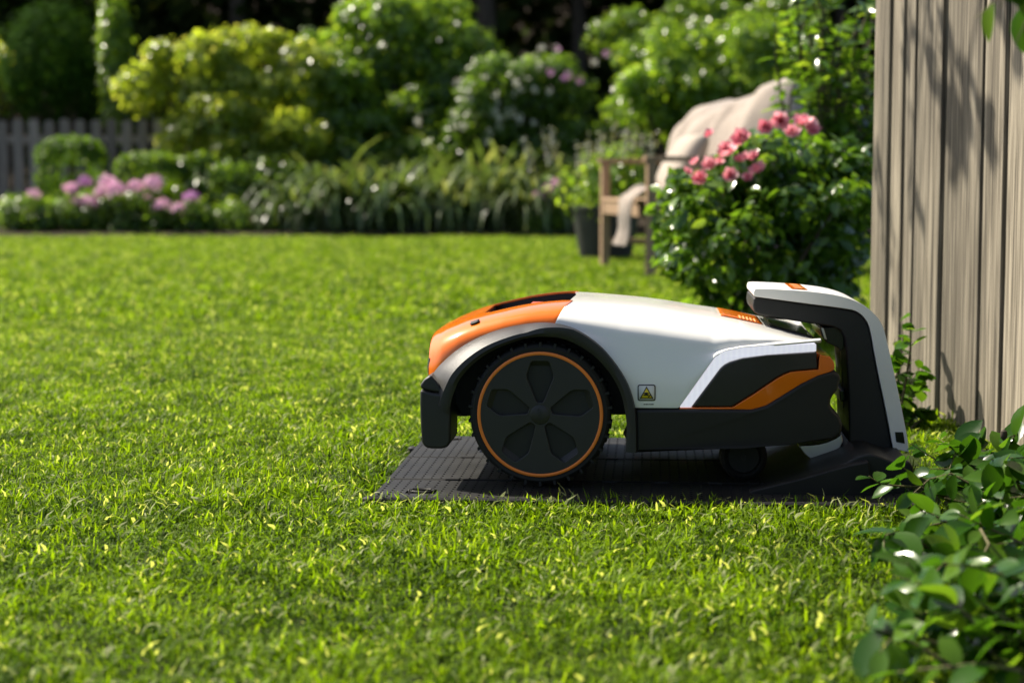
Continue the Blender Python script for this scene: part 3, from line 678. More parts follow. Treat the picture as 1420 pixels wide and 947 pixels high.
dprism('cable_port', [(1241, 599), (1252.5, 599), (1255, 615), (1243, 613)], D0 - 0.0015, D0 + 0.02, M['gloss'], cover, 0.001)
dprism('contact_block', cr([(1137, 455), (1140, 466), (1147, 475), (1160, 481), (1169, 485), (1170, 462), (1160, 453)], 3), 3.12, 3.31, M['gloss'], dock, 0.004)
dprism('contact_guard', [(1138.5, 454), (1142.5, 455), (1147, 471), (1143, 470)], 3.117, 3.30, M['silver'], dock, 0.001)
bm = bmesh.new(); add_tube(bm, [atm(1171, 486, 3.2), atm(1172, 545, 3.2), atm(1176, 590, 3.2), atm(1178, 612, 3.2)], [0.007, 0.007, 0.006, 0.005], 12); from_bm('contact_rod', bm, M['silver'], dock)
dprism('contact_stop', [(1164, 541), (1172, 540), (1174, 556), (1165, 556)], 3.15, 3.26, M['gloss'], dock, 0.002)
dprism('silver_guide', cr([(1107, 618), (1135, 616), (1155, 610), (1167, 602)], 4) + cr([(1169, 612), (1163, 624), (1148, 634), (1128, 637), (1116, 630)], 4), 3.10, 3.33, M['silver'], dock, 0.006)
bl = atm(1060, 683, 2.93)
base = cr([(1052, 683), (1085, 672), (1130, 656), (1172, 642), (1186, 634), (1206, 629), (1224, 634), (1240, 640), (1262, 640), (1268, 660), (1270, 690)], 2) + [(1052, 690)]
dprism('ramp', base, 2.95, 3.48, M['black'], dock, 0.006)
dprism('ramp_rail', [(1040, 681), (1110, 664), (1178, 645), (1205, 640), (1212, 690), (1040, 690)], 2.925, 2.952, M['mat'], dock, 0.003)
# perforated plate panels
def perf_panel(name, x0, x1, y0, y1, z, nx, ny, skew, holes=()):
    bm = bmesh.new(); cache = {}
    def V(x, y, zz):
        k = (round(x, 5), round(y, 5), round(zz, 5))
        if k not in cache: cache[k] = bm.verts.new((x + skew * (y - y0), y, zz))
        return cache[k]
    dx, dy = (x1 - x0) / nx, (y1 - y0) / ny
    for i in range(nx):
        for j in range(ny):
            xa, ya = x0 + i * dx, y0 + j * dy; xb, yb = xa + dx, ya + dy
            if any(h[0] < (xa + xb) / 2 < h[1] and h[2] < (ya + yb) / 2 < h[3] for h in holes):
                o4 = [(xa, ya), (xb, ya), (xb, yb), (xa, yb)]; bm.faces.new([V(*p, z - 0.007) for p in o4]); continue
            ha, hb_, hc, hd = xa + dx * .39, xb - dx * .39, ya + dy * .30, yb - dy * .30
            o4 = [(xa, ya), (xb, ya), (xb, yb), (xa, yb)]; i4 = [(ha, hc), (hb_, hc), (hb_, hd), (ha, hd)]
            for k in range(4):
                k2 = (k + 1) % 4
                bm.faces.new((V(*o4[k], z), V(*o4[k2], z), V(*i4[k2], z), V(*i4[k], z)))
                bm.faces.new((V(*i4[k], z), V(*i4[k2], z), V(*i4[k2], z - 0.009), V(*i4[k], z - 0.009)))
            bm.faces.new([V(*p, z - 0.009) for p in i4])
    # skirt
    e = 0.003; c4 = [(x0 - e, y0 - e), (x1 + e, y0 - e), (x1 + e, y1 + e), (x0 - e, y1 + e)]; t4 = [(x0, y0), (x1, y0), (x1, y1), (x0, y1)]
    for k in range(4):
        k2 = (k + 1) % 4
        bm.faces.new([bm.verts.new((p[0] + skew * (p[1] - y0), p[1], zz)) for p, zz in ((t4[k], z), (t4[k2], z), (c4[k2], z - .003), (c4[k], z - .003))])
        bm.faces.new([bm.verts.new((p[0] + skew * (p[1] - y0), p[1], zz)) for p, zz in ((c4[k], z - .003), (c4[k2], z - .003), (c4[k2], 0.001), (c4[k], 0.001))])
    return from_bm(name, bm, M['mat'], dock, False)
RX1 = 0.67
perf_panel('plate_panel', -0.222, RX1, MATD0, 3.018, MATZ - 0.001, 54, 9, 0.02, [(-0.165, -0.128, 2.895, 2.92)])
perf_panel('plate_panel', -0.219, RX1, 3.028, 3.262, MATZ, 54, 12, 0.0)
perf_panel('plate_panel', -0.219, RX1, 3.272, MATD1, MATZ, 54, 14, 0.0)
for y0, y1 in ((3.019, 3.027), (3.263, 3.271)):
    bm = bmesh.new(); add_box(bm, (-0.215, y0, 0.001), (RX1, y1, MATZ - 0.006)); o = from_bm('plate_joint', bm, M['dark'], dock, False)
    for k in range(9):
        bm = bmesh.new(); add_box(bm, (-0.12 + k * 0.09, y0 - .002, 0.004), (-0.095 + k * 0.09, y1 + .002, MATZ + 0.002)); bevel(from_bm('joint_clip', bm, M['mat'], dock, False), 0.001, 2)
def grip(c):
    bm = bmesh.new(); pts = [(c[0] + 0.021 * math.cos(a) , c[1] + 0.0135 * math.sin(a), c[2]) for a in [k * math.pi / 8 for k in range(17)]]
    add_tube(bm, pts, 0.0028, 6); from_bm('plate_grip', bm, M['mat'], dock)
grip((-0.146, 2.907, MATZ)); grip((-0.165, 3.50, MATZ))
for c in ((-0.226, 2.85), (-0.226, 3.40), (-0.222, 3.55)):
    bm = bmesh.new(); add_lathe(bm, [(0.009, 0.0), (0.011, 0.012), (0.010, 0.018), (0.004, 0.021), (0.001, 0.021)], (c[0], c[1], 0.001), 18, 'z'); from_bm('ground_peg', bm, M['mat'], dock)
# orange badge on the dock top
mtx = None
pa, pb = atm(1088, 396.5, 3.215), atm(1108, 398.6, 3.215)
bm = bmesh.new()
zd = lambda x: float(np.interp(x, [atm(p[0], p[1], D0).x for p in outer[:30]], [atm(p[0], p[1], D0).z for p in outer[:30]]))
xa, xb = atm(1090, 396, D0).x + 0.012, atm(1090, 396, D0).x + 0.04
q = [(xa, 3.13, zd(xa) + .001), (xb, 3.13, zd(xb) + .001), (xb, 3.30, zd(xb) + .001), (xa, 3.30, zd(xa) + .001)]
bm.faces.new([bm.verts.new(p) for p in q]); o = from_bm('badge', bm, M['orange'], cover, False)
for k in range(4):
    bm = bmesh.new(); y0 = 3.15 + k * 0.035
    bm.faces.new([bm.verts.new((x_, y_, zd(x_) + .0018)) for x_, y_ in ((xa + .007, y0), (xb - .007, y0), (xb - .007, y0 + .02), (xa + .007, y0 + .02))]); from_bm('badge_letter', bm, M['print'], o, False)

settle(mow); settle(dock)

# ------------------------------------------------------------------ plank fence on the right
fence = thing('plank_fence', 'tall weathered grey-brown vertical plank fence beside the charging station', 'fence', (0.95, 3.6, 0))
P0 = ground(1357, 611); fdir = Vector((-0.0754, 1.0, 0)).normalized(); fnr = Vector((fdir.y, -fdir.x, 0))     # fnr points right, away from lawn
rng = np.random.default_rng(77)
edges_px = [1205, 1214, 1223.5, 1233.5, 1250, 1266, 1286, 1306, 1329, 1357, 1388]
def along(px):                                                        # distance along fence line where column px meets it
    u = (px - CX) / F / (CP)                                            # X/D near frame middle
    u = (px - CX) / F
    return (P0.x - u * P0.y) / (u * fdir.y - fdir.x)
ss = [along(p) for p in edges_px]
st_ = [ss[-1]]
while st_[-1] > -2.4: st_.append(st_[-1] - 0.098 - 0.012 * rng.random())
bounds = sorted(st_ + ss[:-1])
bounds = [b_ for b_ in bounds]
Hf = 1.85
for i in range(len(bounds) - 1):
    a, b2 = bounds[i], bounds[i + 1]; gp = 0.005 + 0.007 * rng.random()
    if b2 - a < 0.03: continue
    off = rng.normal() * 0.004; tw = rng.normal() * 0.003; bm = bmesh.new()
    z0 = 0.004 + 0.012 * rng.random(); nz = 7; rg = []
    for k in range(nz + 1):
        z = z0 + (Hf - z0) * k / nz; wob = 0.002 * math.sin(k * 1.3 + i); ring = []
        for (sa_, n_) in ((a + gp, 0), (b2 - gp * 0.4, 0), (b2 - gp * 0.4, 0.026), (a + gp, 0.026)):
            p = P0 + fdir * (sa_ + wob) + fnr * (n_ + off + tw * (1 if sa_ > (a + b2) / 2 else -1)); ring.append(bm.verts.new((p.x, p.y, z)))
        rg.append(ring)
    for k in range(nz):
        for j in range(4): bm.faces.new((rg[k][j], rg[k][(j + 1) % 4], rg[k + 1][(j + 1) % 4], rg[k + 1][j]))
    bm.faces.new(rg[0]); bm.faces.new(rg[-1][::-1])
    bevel(from_bm('plank', bm, M['plank'], fence, True, None), 0.002, 2)
for zr in (0.35, 1.0, 1.6):
    bm = bmesh.new(); a = P0 + fdir * (bounds[0]) + fnr * 0.035; b2 = P0 + fdir * bounds[-1] + fnr * 0.035
    pts = [a, b2, b2 + fnr * 0.04, a + fnr * 0.04]
    v1 = [bm.verts.new((p.x, p.y, zr)) for p in pts]; v2 = [bm.verts.new((p.x, p.y, zr + 0.08)) for p in pts]
    bm.faces.new(v1); bm.faces.new(v2[::-1])
    for j in range(4): bm.faces.new((v1[j], v1[(j + 1) % 4], v2[(j + 1) % 4], v2[j]))
    from_bm('rail', bm, M['picket'], fence, False)
for sp_ in (bounds[-1] - 0.06, -0.7, -2.2):
    p = P0 + fdir * sp_ + fnr * 0.12; bm = bmesh.new(); add_box(bm, (p.x - 0.045, p.y - 0.045, 0), (p.x + 0.045, p.y + 0.045, Hf - 0.05)); bevel(from_bm('post', bm, M['picket'], fence, True, None), 0.004, 2)

# ------------------------------------------------------------------ bench with throw
nf, ff = ground(897, 387), ground(832, 371)
Wb = (ff - nf).length; ang = math.atan2(ff.y - nf.y, ff.x - nf.x) - math.pi / 2
bench = thing('garden_bench', 'brown wooden garden bench with open arms on the lawn', 'bench', (nf.x, nf.y, 0)); bench.rotation_euler = (0, 0, ang)
def bpart(name, boxes, mt, parent=None, bev=0.004):
    bm = bmesh.new()
    for lo, hi, mx in boxes: add_box(bm, lo, hi, mx)
    bmesh.ops.recalc_face_normals(bm, faces=bm.faces); me = bpy.data.meshes.new(name); bm.to_mesh(me); bm.free(); me.materials.append(mt)
    o = bpy.data.objects.new(name, me); COL.objects.link(o); o.parent = parent or bench
    if bev: bevel(o, bev, 2)
    return o
DB = 0.60; AH = 0.665; L_ = 0.05
for yy in (0, Wb - L_):
    bpart('leg', [((0, yy, 0), (L_, yy + L_, AH - 0.03), None)], M['teak'])
    lean = Matrix.Translation((DB, 0, 0.0)) @ Matrix.Rotation(0.17, 4, 'Y')
    bpart('leg', [((-0.0, yy, 0), (L_, yy + L_, 0.93), lean)], M['teak'])
    bpart('arm_rest', [((-0.015, yy - 0.005, AH - 0.03), (DB + 0.14, yy + 0.055, AH), None)], M['teak'])
    bpart('side_stretcher', [((L_, yy + 0.012, 0.14), (DB + 0.02, yy + 0.038, 0.18), None)], M['teak'])
    bpart('seat_side_rail', [((L_, yy + 0.01, 0.335), (DB + 0.06, yy + 0.04, 0.40), None)], M['teak'])
bpart('front_rail', [((0.008, L_, 0.33), (0.04, Wb - L_, 0.405), None)], M['teak'])
bpart('back_stretcher', [((DB * .55, 0.04, 0.145), (DB * .55 + 0.03, Wb - 0.04, 0.175), None)], M['teak'])
for k in range(6): bpart('seat_slat', [((0.0 + k * 0.1, 0.052, 0.408), (0.085 + k * 0.1, Wb - 0.052, 0.428), None)], M['teak'])
for z in (0.47, 0.86): bpart('back_rail', [((0.01, L_, z), (0.04, Wb - L_, z + 0.065), lean)], M['teak'])
nb = 9
for k in range(nb):
    y = L_ + (Wb - 2 * L_) * (k + 0.5) / nb; bpart('back_slat', [((0.015, y - 0.03, 0.535), (0.033, y + 0.03, 0.86), lean)], M['teak'])
# throw: strip over the back, down over the seat, tail over the front edge near one arm
thr = bpy.data.objects.new('throw_blanket', None)
path = [(0.90, 0.55), (0.87, 0.80), (0.845, 0.935), (0.80, 0.985), (0.735, 0.96), (0.69, 0.86), (0.60, 0.72), (0.50, 0.60), (0.42, 0.52), (0.30, 0.475), (0.17, 0.455), (0.06, 0.455), (-0.03, 0.44), (-0.06, 0.36), (-0.055, 0.25), (-0.07, 0.17)]
pth = cr(path, 7); nP = len(pth); bm = bmesh.new(); rows = []
rng = np.random.default_rng(3); NW = 60
for i, (x, z) in enumerate(pth):
    u = i / (nP - 1); row = []
    wdt = 1.0 if u < 0.50 else 1.0 - 0.74 * min(1, (u - 0.50) / 0.28) ** 1.1
    y0, y1 = -0.09, -0.06 + (Wb * 0.97) * wdt
    if u > 0.66: y0 = -0.09 + 0.16 * min(1, (u - .66) / .1); y1 = max(y1, y0 + 0.24)
    top_ = math.exp(-((u - 0.2) / 0.14) ** 2)
    for k in range(NW + 1):
        q = k / NW; y = y0 + (y1 - y0) * q
        fw = mnoise.noise((q * 4.2 / max(.35, wdt) + 3, u * 3.0 + q * 1.5, 1.0)) + 0.55 * mnoise.noise((q * 9, u * 7, 7.0)) + .2 * mnoise.noise((q * 22, u * 14, 3.0))
        hump = 0.045 * math.exp(-((q - 0.08) / 0.22) ** 2) * top_ - 0.07 * q * top_
        amp = 0.09 if u < 0.62 else 0.035
        lift = 0.03 + amp * max(-0.3, fw + 0.15)
        nx_, nz_ = (0.2, 0.9) if u < .24 else ((-0.75, 0.6) if u < 0.6 else ((-.1, 1.0) if u < 0.78 else (-1.0, 0.1)))
        slump = 0.20 * math.exp(-((u - 0.36) / 0.13) ** 2) * min(1, max(0, (q - .25) / .4))
        row.append(bm.verts.new((x + nx_ * lift - slump, y + 0.03 * fw, z + nz_ * lift + hump + .1 * slump - (.16 * max(0, (.10 - q) / .10) ** 1.6 if u < .5 else 0))))
    rows.append(row)
for i in range(nP - 1):
    for k in range(NW): bm.faces.new((rows[i][k], rows[i][k + 1], rows[i + 1][k + 1], rows[i + 1][k]))
bmesh.ops.recalc_face_normals(bm, faces=bm.faces); me = bpy.data.meshes.new('throw_blanket'); bm.to_mesh(me); bm.free()
bpy.data.objects.remove(thr)
thr = link('throw_blanket', me, M['throw']); thr.location = (nf.x, nf.y, 0); thr.rotation_euler = (0, 0, ang)
sm = thr.modifiers.new('th', 'SOLIDIFY'); sm.thickness = 0.012; sm.offset = 0; ss_ = thr.modifiers.new('s', 'SUBSURF'); ss_.levels = 1; ss_.render_levels = 1
thr['label'] = 'crumpled beige wool throw draped over the wooden garden bench'; thr['category'] = 'blanket'

bm = bmesh.new(); g = {}
for i in range(25):
    for k in range(25):
        a, c_ = -1 + i / 12, -1 + k / 12; th = 0.075 * ((1 - abs(a) ** 3.2) * (1 - abs(c_) ** 3.2)) ** .5 + .004 + .006 * mnoise.noise((a * 2, c_ * 2, 4))
        px_, py_ = 0.24 * a * (1 - .06 * (1 - abs(c_))), 0.19 * c_ * (1 - .06 * (1 - abs(a)))
        for s_ in (-1, 1): g[i, k, s_] = bm.verts.new((s_ * th, px_, py_))
for i in range(24):
    for k in range(24):
        bm.faces.new([g[i + d, k + e_, 1] for d, e_ in ((0, 0), (1, 0), (1, 1), (0, 1))]); bm.faces.new([g[i + d, k + e_, -1] for d, e_ in ((0, 0), (0, 1), (1, 1), (1, 0))])
for i in range(24):
    for k in (0, 24): bm.faces.new((g[i, k, -1], g[i + 1, k, -1], g[i + 1, k, 1], g[i, k, 1])); bm.faces.new((g[k, i, -1], g[k, i + 1, -1], g[k, i + 1, 1], g[k, i, 1]))
cush = from_bm('seat_cushion', bm, M['cushion'], None, True, None)
cush.matrix_world = Matrix.Translation((nf.x, nf.y, 0)) @ Matrix.Rotation(ang, 4, 'Z') @ Matrix.Translation((0.27, 0.34, 0.62)) @ Matrix.Rotation(0.5, 4, 'Y')
cush['label'] = 'plump off-white cushion propped on the bench seat under the throw'; cush['category'] = 'cushion'

# ------------------------------------------------------------------ planter behind the bench
pc = ground(840, 363); pc.y += 0.25; pc.x *= (pc.y / (pc.y - 0.25)); pc.z = 0
pot = bpy.data.meshes.new('flower_pot'); bm = bmesh.new()
add_lathe(bm, [(0.02, 0.002), (0.15, 0.002), (0.155, 0.01), (0.205, 0.30), (0.212, 0.302), (0.214, 0.33), (0.20, 0.335), (0.19, 0.30), (0.02, 0.29)], (0, 0, 0), 40, 'z')
bmesh.ops.recalc_face_normals(bm, faces=bm.faces); bm.to_mesh(pot); bm.free()
o = link('flower_pot', pot, M['pot']); o.location = (pc.x, pc.y, 0); o.scale = (1.12, 1.12, 1.1); pot.set_sharp_from_angle(angle=math.radians(40))
o['label'] = 'round dark grey planter standing behind the garden bench'; o['category'] = 'planter'
rng = np.random.default_rng(12)
root = thing('potted_plant', 'leafy green plant with pale upright flower spikes growing in the dark planter', 'plant', (pc.x, pc.y, 0.28))
cl = [((pc.x + rng.normal() * .13, pc.y + rng.normal() * .1, 0.36 + 0.30 * rng.random()), 0.11 + .05 * rng.random()) for _ in range(14)]
pos, R = cloud_pts(rng, cl, 1500, 0.3, 0.6); scatter_mesh('foliage', LEAF4, pos, R, 0.055 * (0.6 + 0.8 * rng.random(len(pos))), np.clip(rng.normal(.6, .2, len(pos)), 0, 1), M['lf_bright'], root)
for k in range(26):
    x, y = pc.x + rng.normal() * .17, pc.y + rng.normal() * .1; tx, ty = x + (x - pc.x) * .4 + rng.normal() * .03, y + rng.normal() * .03; zt_ = 0.72 + 0.2 * rng.random()
    bm = bmesh.new(); add_tube(bm, [(x, y, 0.34), ((x + tx) / 2, (y + ty) / 2, 0.55), (tx, ty, zt_)], [0.005, 0.004, 0.002], 5); sp_ = from_bm('flower_spike', bm, M['twig'], root)
    n = 40; tt = rng.random(n); an = rng.random(n) * 6.283; rr_ = 0.022 * (1 - tt * .8)
    pos = np.stack([tx + rr_ * np.cos(an), ty + rr_ * np.sin(an), zt_ - 0.22 + 0.24 * tt], 1); pos[:, 0] -= (tx - x) * .35 * (1 - tt)
    nr = np.stack([np.cos(an), np.sin(an), 0.6 + 0 * an], 1); scatter_mesh('buds', LEAF4, pos, basis(nr, nr[:, [1, 2, 0]]), np.full(n, 0.028), rng.random(n), M['fl_spike'], sp_)

# ------------------------------------------------------------------ back border shrubs
def px_clump(px, py, rx, ry, D, depth=None):
    """ellipse in px at distance D -> centre, radii in metres"""
    c = at(px, py, D); k = D / F
    return (tuple(c), (rx * k, (depth or min(rx, ry) * k * 1.1), ry * k))
def px_shrub(name, label, blobs, D, n, size, mt, seed, nsub=24, **kw):
    rng = np.random.default_rng(seed + 1000); cl = []
    for (px, py, rx, ry, dd) in blobs:
        c, rad = px_clump(px, py, rx, ry, D + dd); cl += sub_clumps(rng, c, rad, nsub, .25)
    bx = sum(b_[0] for b_ in blobs) / len(blobs); base = at(bx, 300, D + 0.2); base.z = 0.08
    return shrub(name, label, 'shrub', cl, n, size, mt, tuple(base), seed, **kw)
px_shrub('leafy_shrub', 'large yellow-green leafy shrub behind the clipped box mounds', [(265, 92, 75, 50, 0), (200, 128, 48, 42, -.1), (350, 66, 62, 34, .2), (430, 125, 75, 70, .2), (325, 150, 95, 65, 0), (265, 200, 60, 50, -.3), (385, 235, 110, 85, .1), (330, 225, 60, 42, -.55), (410, 190, 55, 40, -.5), (300, 165, 50, 35, -.5)], 18.4, 23000, 0.078, M['lf_yellow'], 21, stem_r=0.035)
px_shrub('leafy_shrub', 'tallest bright green shrub rising above the strap-leaved clumps', [(540, 60, 100, 70, 0), (620, 90, 80, 70, .1), (490, 150, 100, 90, -.1), (580, 190, 110, 80, .1), (520, 30, 60, 50, .2), (650, 150, 70, 80, .2), (450, 90, 60, 50, .2), (600, 25, 60, 40, .3), (500, 185, 60, 42, -.55), (590, 150, 55, 40, -.5), (545, 225, 55, 36, -.6), (480, 120, 50, 36, -.5), (640, 200, 50, 36, -.5)], 18.9, 27000, 0.078, M['lf_bright'], 22, stem_r=0.035)
px_shrub('flowering_shrub', 'shrub dotted with white and lilac blossom in front of the dark woodland', [(700, 140, 80, 65, 0), (760, 125, 70, 55, .1), (670, 190, 70, 60, .1), (770, 200, 80, 70, .2)], 18.0, 11000, 0.075, M['lf_mid'], 23, stem_r=0.03)
fl = bpy.data.objects[[o.name for o in bpy.data.objects if o.name.startswith('flowering_shrub')][0]]
rng = np.random.default_rng(31)
for k in range(46):
    px, py = (rng.normal(685, 38), rng.normal(150, 24)) if k < 30 else (rng.normal(765, 35), rng.normal(100, 28))
    c = at(px, py, 17.55 + 0.15 * rng.random()); n = 12
    u = rng.normal(size=(n, 3)); u /= np.linalg.norm(u, axis=1, keepdims=True); pos = np.array(c) + u * 0.03
    scatter_mesh('blossom', LEAF4, pos, basis(u, rng.normal(size=(n, 3))), np.full(n, 0.036), rng.random(n), M['fl_white'] if k < 30 or k % 3 else M['fl_mag'], fl)
px_shrub('leafy_shrub', 'dense mid-green shrub directly behind the garden bench', [(930, 95, 90, 65, 0), (1030, 90, 90, 75, .1), (890, 150, 60, 60, -.2), (980, 170, 110, 80, .1), (1080, 120, 60, 90, .3), (900, 120, 45, 35, -.5), (960, 130, 50, 38, -.5), (1030, 140, 50, 38, -.4)], 17.6, 16000, 0.07, M['lf_bright'], 24, stem_r=0.035)
px_shrub('leafy_shrub', 'low dark shrub between the box mounds and the strap-leaved clumps', [(300, 260, 80, 55, 0), (380, 265, 70, 60, .1), (260, 285, 50, 45, -.1)], 17.5, 4200, 0.075, M['lf_mid'], 25, stem_r=0.025)
px_shrub('leafy_shrub', 'shadowed green shrub filling the gap behind the strap-leaved clumps', [(620, 235, 100, 60, 0), (740, 240, 90, 60, 0), (500, 250, 80, 55, 0)], 18.0, 5500, 0.08, M['lf_mid'], 26, stem_r=0.025)
px_shrub('leafy_shrub', 'pale yellow-green shrub beside the dark round tree, behind the picket fence', [(0, 120, 32, 55, 0), (-30, 100, 50, 60, .2)], 21.5, 1500, 0.1, M['lf_yellow'], 27)
px_shrub('leafy_shrub', 'dark green shrub above the bench, beside the tall glossy shrub', [(870, 60, 60, 50, 0), (1090, 40, 70, 60, .1), (980, 40, 80, 50, .2)], 20.0, 4500, 0.085, M['lf_mid'], 28)
# round dark tree and columnar conifer behind the picket fence
rng = np.random.default_rng(41)
c, rad = px_clump(75, 90, 66, 82, 21.0); base = (c[0], c[1], 0.08)
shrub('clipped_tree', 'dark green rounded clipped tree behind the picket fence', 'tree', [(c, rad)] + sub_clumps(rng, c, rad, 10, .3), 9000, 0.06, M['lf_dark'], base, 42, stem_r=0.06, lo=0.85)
c, rad = px_clump(160, 70, 20, 110, 20.3)
shrub('columnar_conifer', 'slim bright green columnar conifer beside the dark round tree', 'tree', [(c, rad), ((c[0] + .02, c[1], c[2] - .3), (rad[0] * 1.1, rad[1], rad[2] * .8))], 4000, 0.07, M['lf_bright'], (c[0], c[1], 0.08), 43, stem_r=0.03, lo=0.75)
# clipped box mounds
for k, (px, py, rx, ry, lab, mt_) in enumerate(((100, 232, 48, 42, 'round clipped boxwood ball in front of the picket fence', 'lf_box'), (207, 243, 46, 31, 'low flat-topped clipped boxwood mound beside the boxwood ball', 'lf_box'))):
    D = 17.8 if k == 0 else 17.45; c = at(px, py, D); kx = D / F; rx, rz = rx * kx, ry * kx; rng = np.random.default_rng(50 + k); n = 7000
    root = thing('boxwood_mound', lab, 'shrub', (c.x, c.y, 0.08))
    u = rng.normal(size=(n, 3)); u /= np.linalg.norm(u, axis=1, keepdims=True); e = 0.6
    q = np.sign(u) * np.abs(u) ** e; q /= (np.sum(np.abs(q) ** 2.5, axis=1) ** (1 / 2.5))[:, None]
    pos = np.array(c) + q * np.array([rx, rx, rz]) * (0.93 + 0.1 * rng.random(n))[:, None]
    low = pos[:, 2] < c.z; pos[low, 2] = 0.08 + (pos[low, 2] - (c.z - rz)) * (c.z - 0.08) / rz
    scatter_mesh('crown', LEAF4, pos, basis(u + rng.normal(size=(n, 3)) * .5, rng.normal(size=(n, 3))), 0.04 * (0.7 + .6 * rng.random(n)), np.clip(rng.normal(.5, .2, n), 0, 1), M[mt_], root)
    stems('trunk', (c.x, c.y, 0.08), [(c.x + .1, c.y, c.z), (c.x - .1, c.y + .1, c.z), (c.x, c.y - .1, c.z + .1)], 0.02, M['bark'], root, rng)
# picket fence
pf = thing('picket_fence', 'low grey wooden picket fence behind the boxwood mounds', 'fence', (at(100, 250, 19.2).x, 19.2, 0.08))
D = 19.2; k = D / F; top = at(0, 166, D).z
for i in range(14):
    x = at(-40 + 21.6 * i, 200, D).x; wd_ = 0.105; dz = 0.01 * math.sin(i * 2.3); bm = bmesh.new()
    prof = [(-wd_ / 2, 0.06), (wd_ / 2, 0.06), (wd_ / 2, top - 0.03 + dz), (wd_ / 4, top + dz), (-wd_ / 4, top + dz), (-wd_ / 2, top - 0.03 + dz)]
    a = [bm.verts.new((x + q[0], D, q[1])) for q in prof]; c2 = [bm.verts.new((x + q[0], D + 0.022, q[1])) for q in prof]
    bm.faces.new(a); bm.faces.new(c2[::-1])
    for j in range(6): bm.faces.new((a[j], c2[j], c2[(j + 1) % 6], a[(j + 1) % 6]))
    from_bm('picket', bm, M['picket'], pf, False)
for zr in (0.35, top - 0.25):
    bm = bmesh.new(); add_box(bm, (at(-60, 200, D).x, D + 0.024, zr), (at(250, 200, D).x, D + 0.065, zr + 0.08)); from_bm('rail', bm, M['picket'], pf, False)
# strap-leaved clumps
def strap_mesh(name, rng, c, n, ln, hgt, mt_, parent):
    V = []; Fq = []; rn = []
    for i in range(n):
        az = rng.random() * 6.283; L = ln * (0.6 + 0.6 * rng.random()); W = 0.014 + 0.012 * rng.random(); d = np.array([math.cos(az), math.sin(az), 0.])
        sdv = np.array([-math.sin(az), math.cos(az), 0.]); th = 0.1 + 0.65 * rng.random(); p = np.array([c[0] + rng.normal() * .10, c[1] + rng.normal() * .07, c[2]]); b0 = len(V); r_ = min(1, max(0, rng.normal(.55, .25)))
        segs = 6; bend = 1.3 + 1.9 * rng.random()
        for s in range(segs + 1):
            ww = W * (0.7, 1, 1, .9, .75, .5, .05)[s]; V += [p - sdv * ww, p + sdv * ww]; rn += [r_] * 2
            if s < segs: Fq.append((b0 + 2 * s, b0 + 2 * s + 1, b0 + 2 * s + 3, b0 + 2 * s + 2))
            p = p + (d * math.sin(th) + np.array([0, 0, math.cos(th)])) * (L / segs); th += bend / segs * (0.5 + s * .25); p[2] = max(p[2], 0.03)
    me = bpy.data.meshes.new(name); me.from_pydata([tuple(v) for v in V], [], Fq); me.attributes.new('rnd', 'FLOAT', 'POINT').data.foreach_set('value', np.array(rn, np.float32))
    return link(name, me, M[mt_], parent)
rng = np.random.default_rng(61)
for i, (px, D, ln) in enumerate(((425, 17.05, .75), (478, 17.2, .95), (530, 17.0, .95), (583, 17.25, 1.0), (632, 17.0, .85), (690, 17.15, 1.05), (742, 17.0, .9), (785, 17.4, 1.0), (455, 17.7, 1.0), (560, 17.7, 1.05), (655, 17.7, 1.1), (720, 17.7, 1.15))):
    c = at(px, 320, D); root = thing('strap_leaf_clump', 'clump of long arching strap leaves along the back edge of the lawn' if D < 17.5 else 'strap-leaved clump rising behind the ones that line the lawn edge', 'plant', (c.x, c.y, 0.05), 'strap-leaved clumps along the lawn edge' if D < 17.5 else 'second row of strap-leaved clumps')
    strap_mesh('foliage', rng, (c.x, c.y, 0.05), 170, ln * (.95 + .25 * rng.random()), 0.8, 'lf_strap', root)
# pink flower bed plants
def flower_head(parent, c, r, mt_, rng, n=70):
    u = rng.normal(size=(n, 3)); u[:, 2] = np.abs(u[:, 2]) * .9 - .25; u /= np.linalg.norm(u, axis=1, keepdims=True)
    return scatter_mesh('flower_head', LEAF4, np.array(c) + u * r * np.array([1, 1, .8]) * .75, basis(u + rng.normal(size=(n, 3)) * .3, rng.normal(size=(n, 3))), r * .55 * (0.7 + .6 * rng.random(n)), rng.random(n), mt_, parent)
heads = [((47, 270, 10), (53, 297, 10)), ((98, 262, 12), (108, 280, 10), (125, 281, 12)), ((118, 253, 11), (140, 268, 11), (150, 255, 15)), ((160, 264, 15), (188, 259, 12)), ((213, 255, 15), (205, 275, 7), (218, 288, 9)), ((226, 285, 12), (247, 290, 11)), ((266, 275, 13),)]
labs = ['pair of round pink flower heads on leafy stems at the end of the border', 'three pink flower heads below the boxwood ball', 'lilac and pink flower heads right beside the boxwood ball', 'two full pink flower heads between the boxwood ball and mound', 'large pink flower head in front of the boxwood mound', 'two pink flower heads low in front of the boxwood mound', 'single magenta flower head beside the low dark shrub']
rng = np.random.default_rng(71)
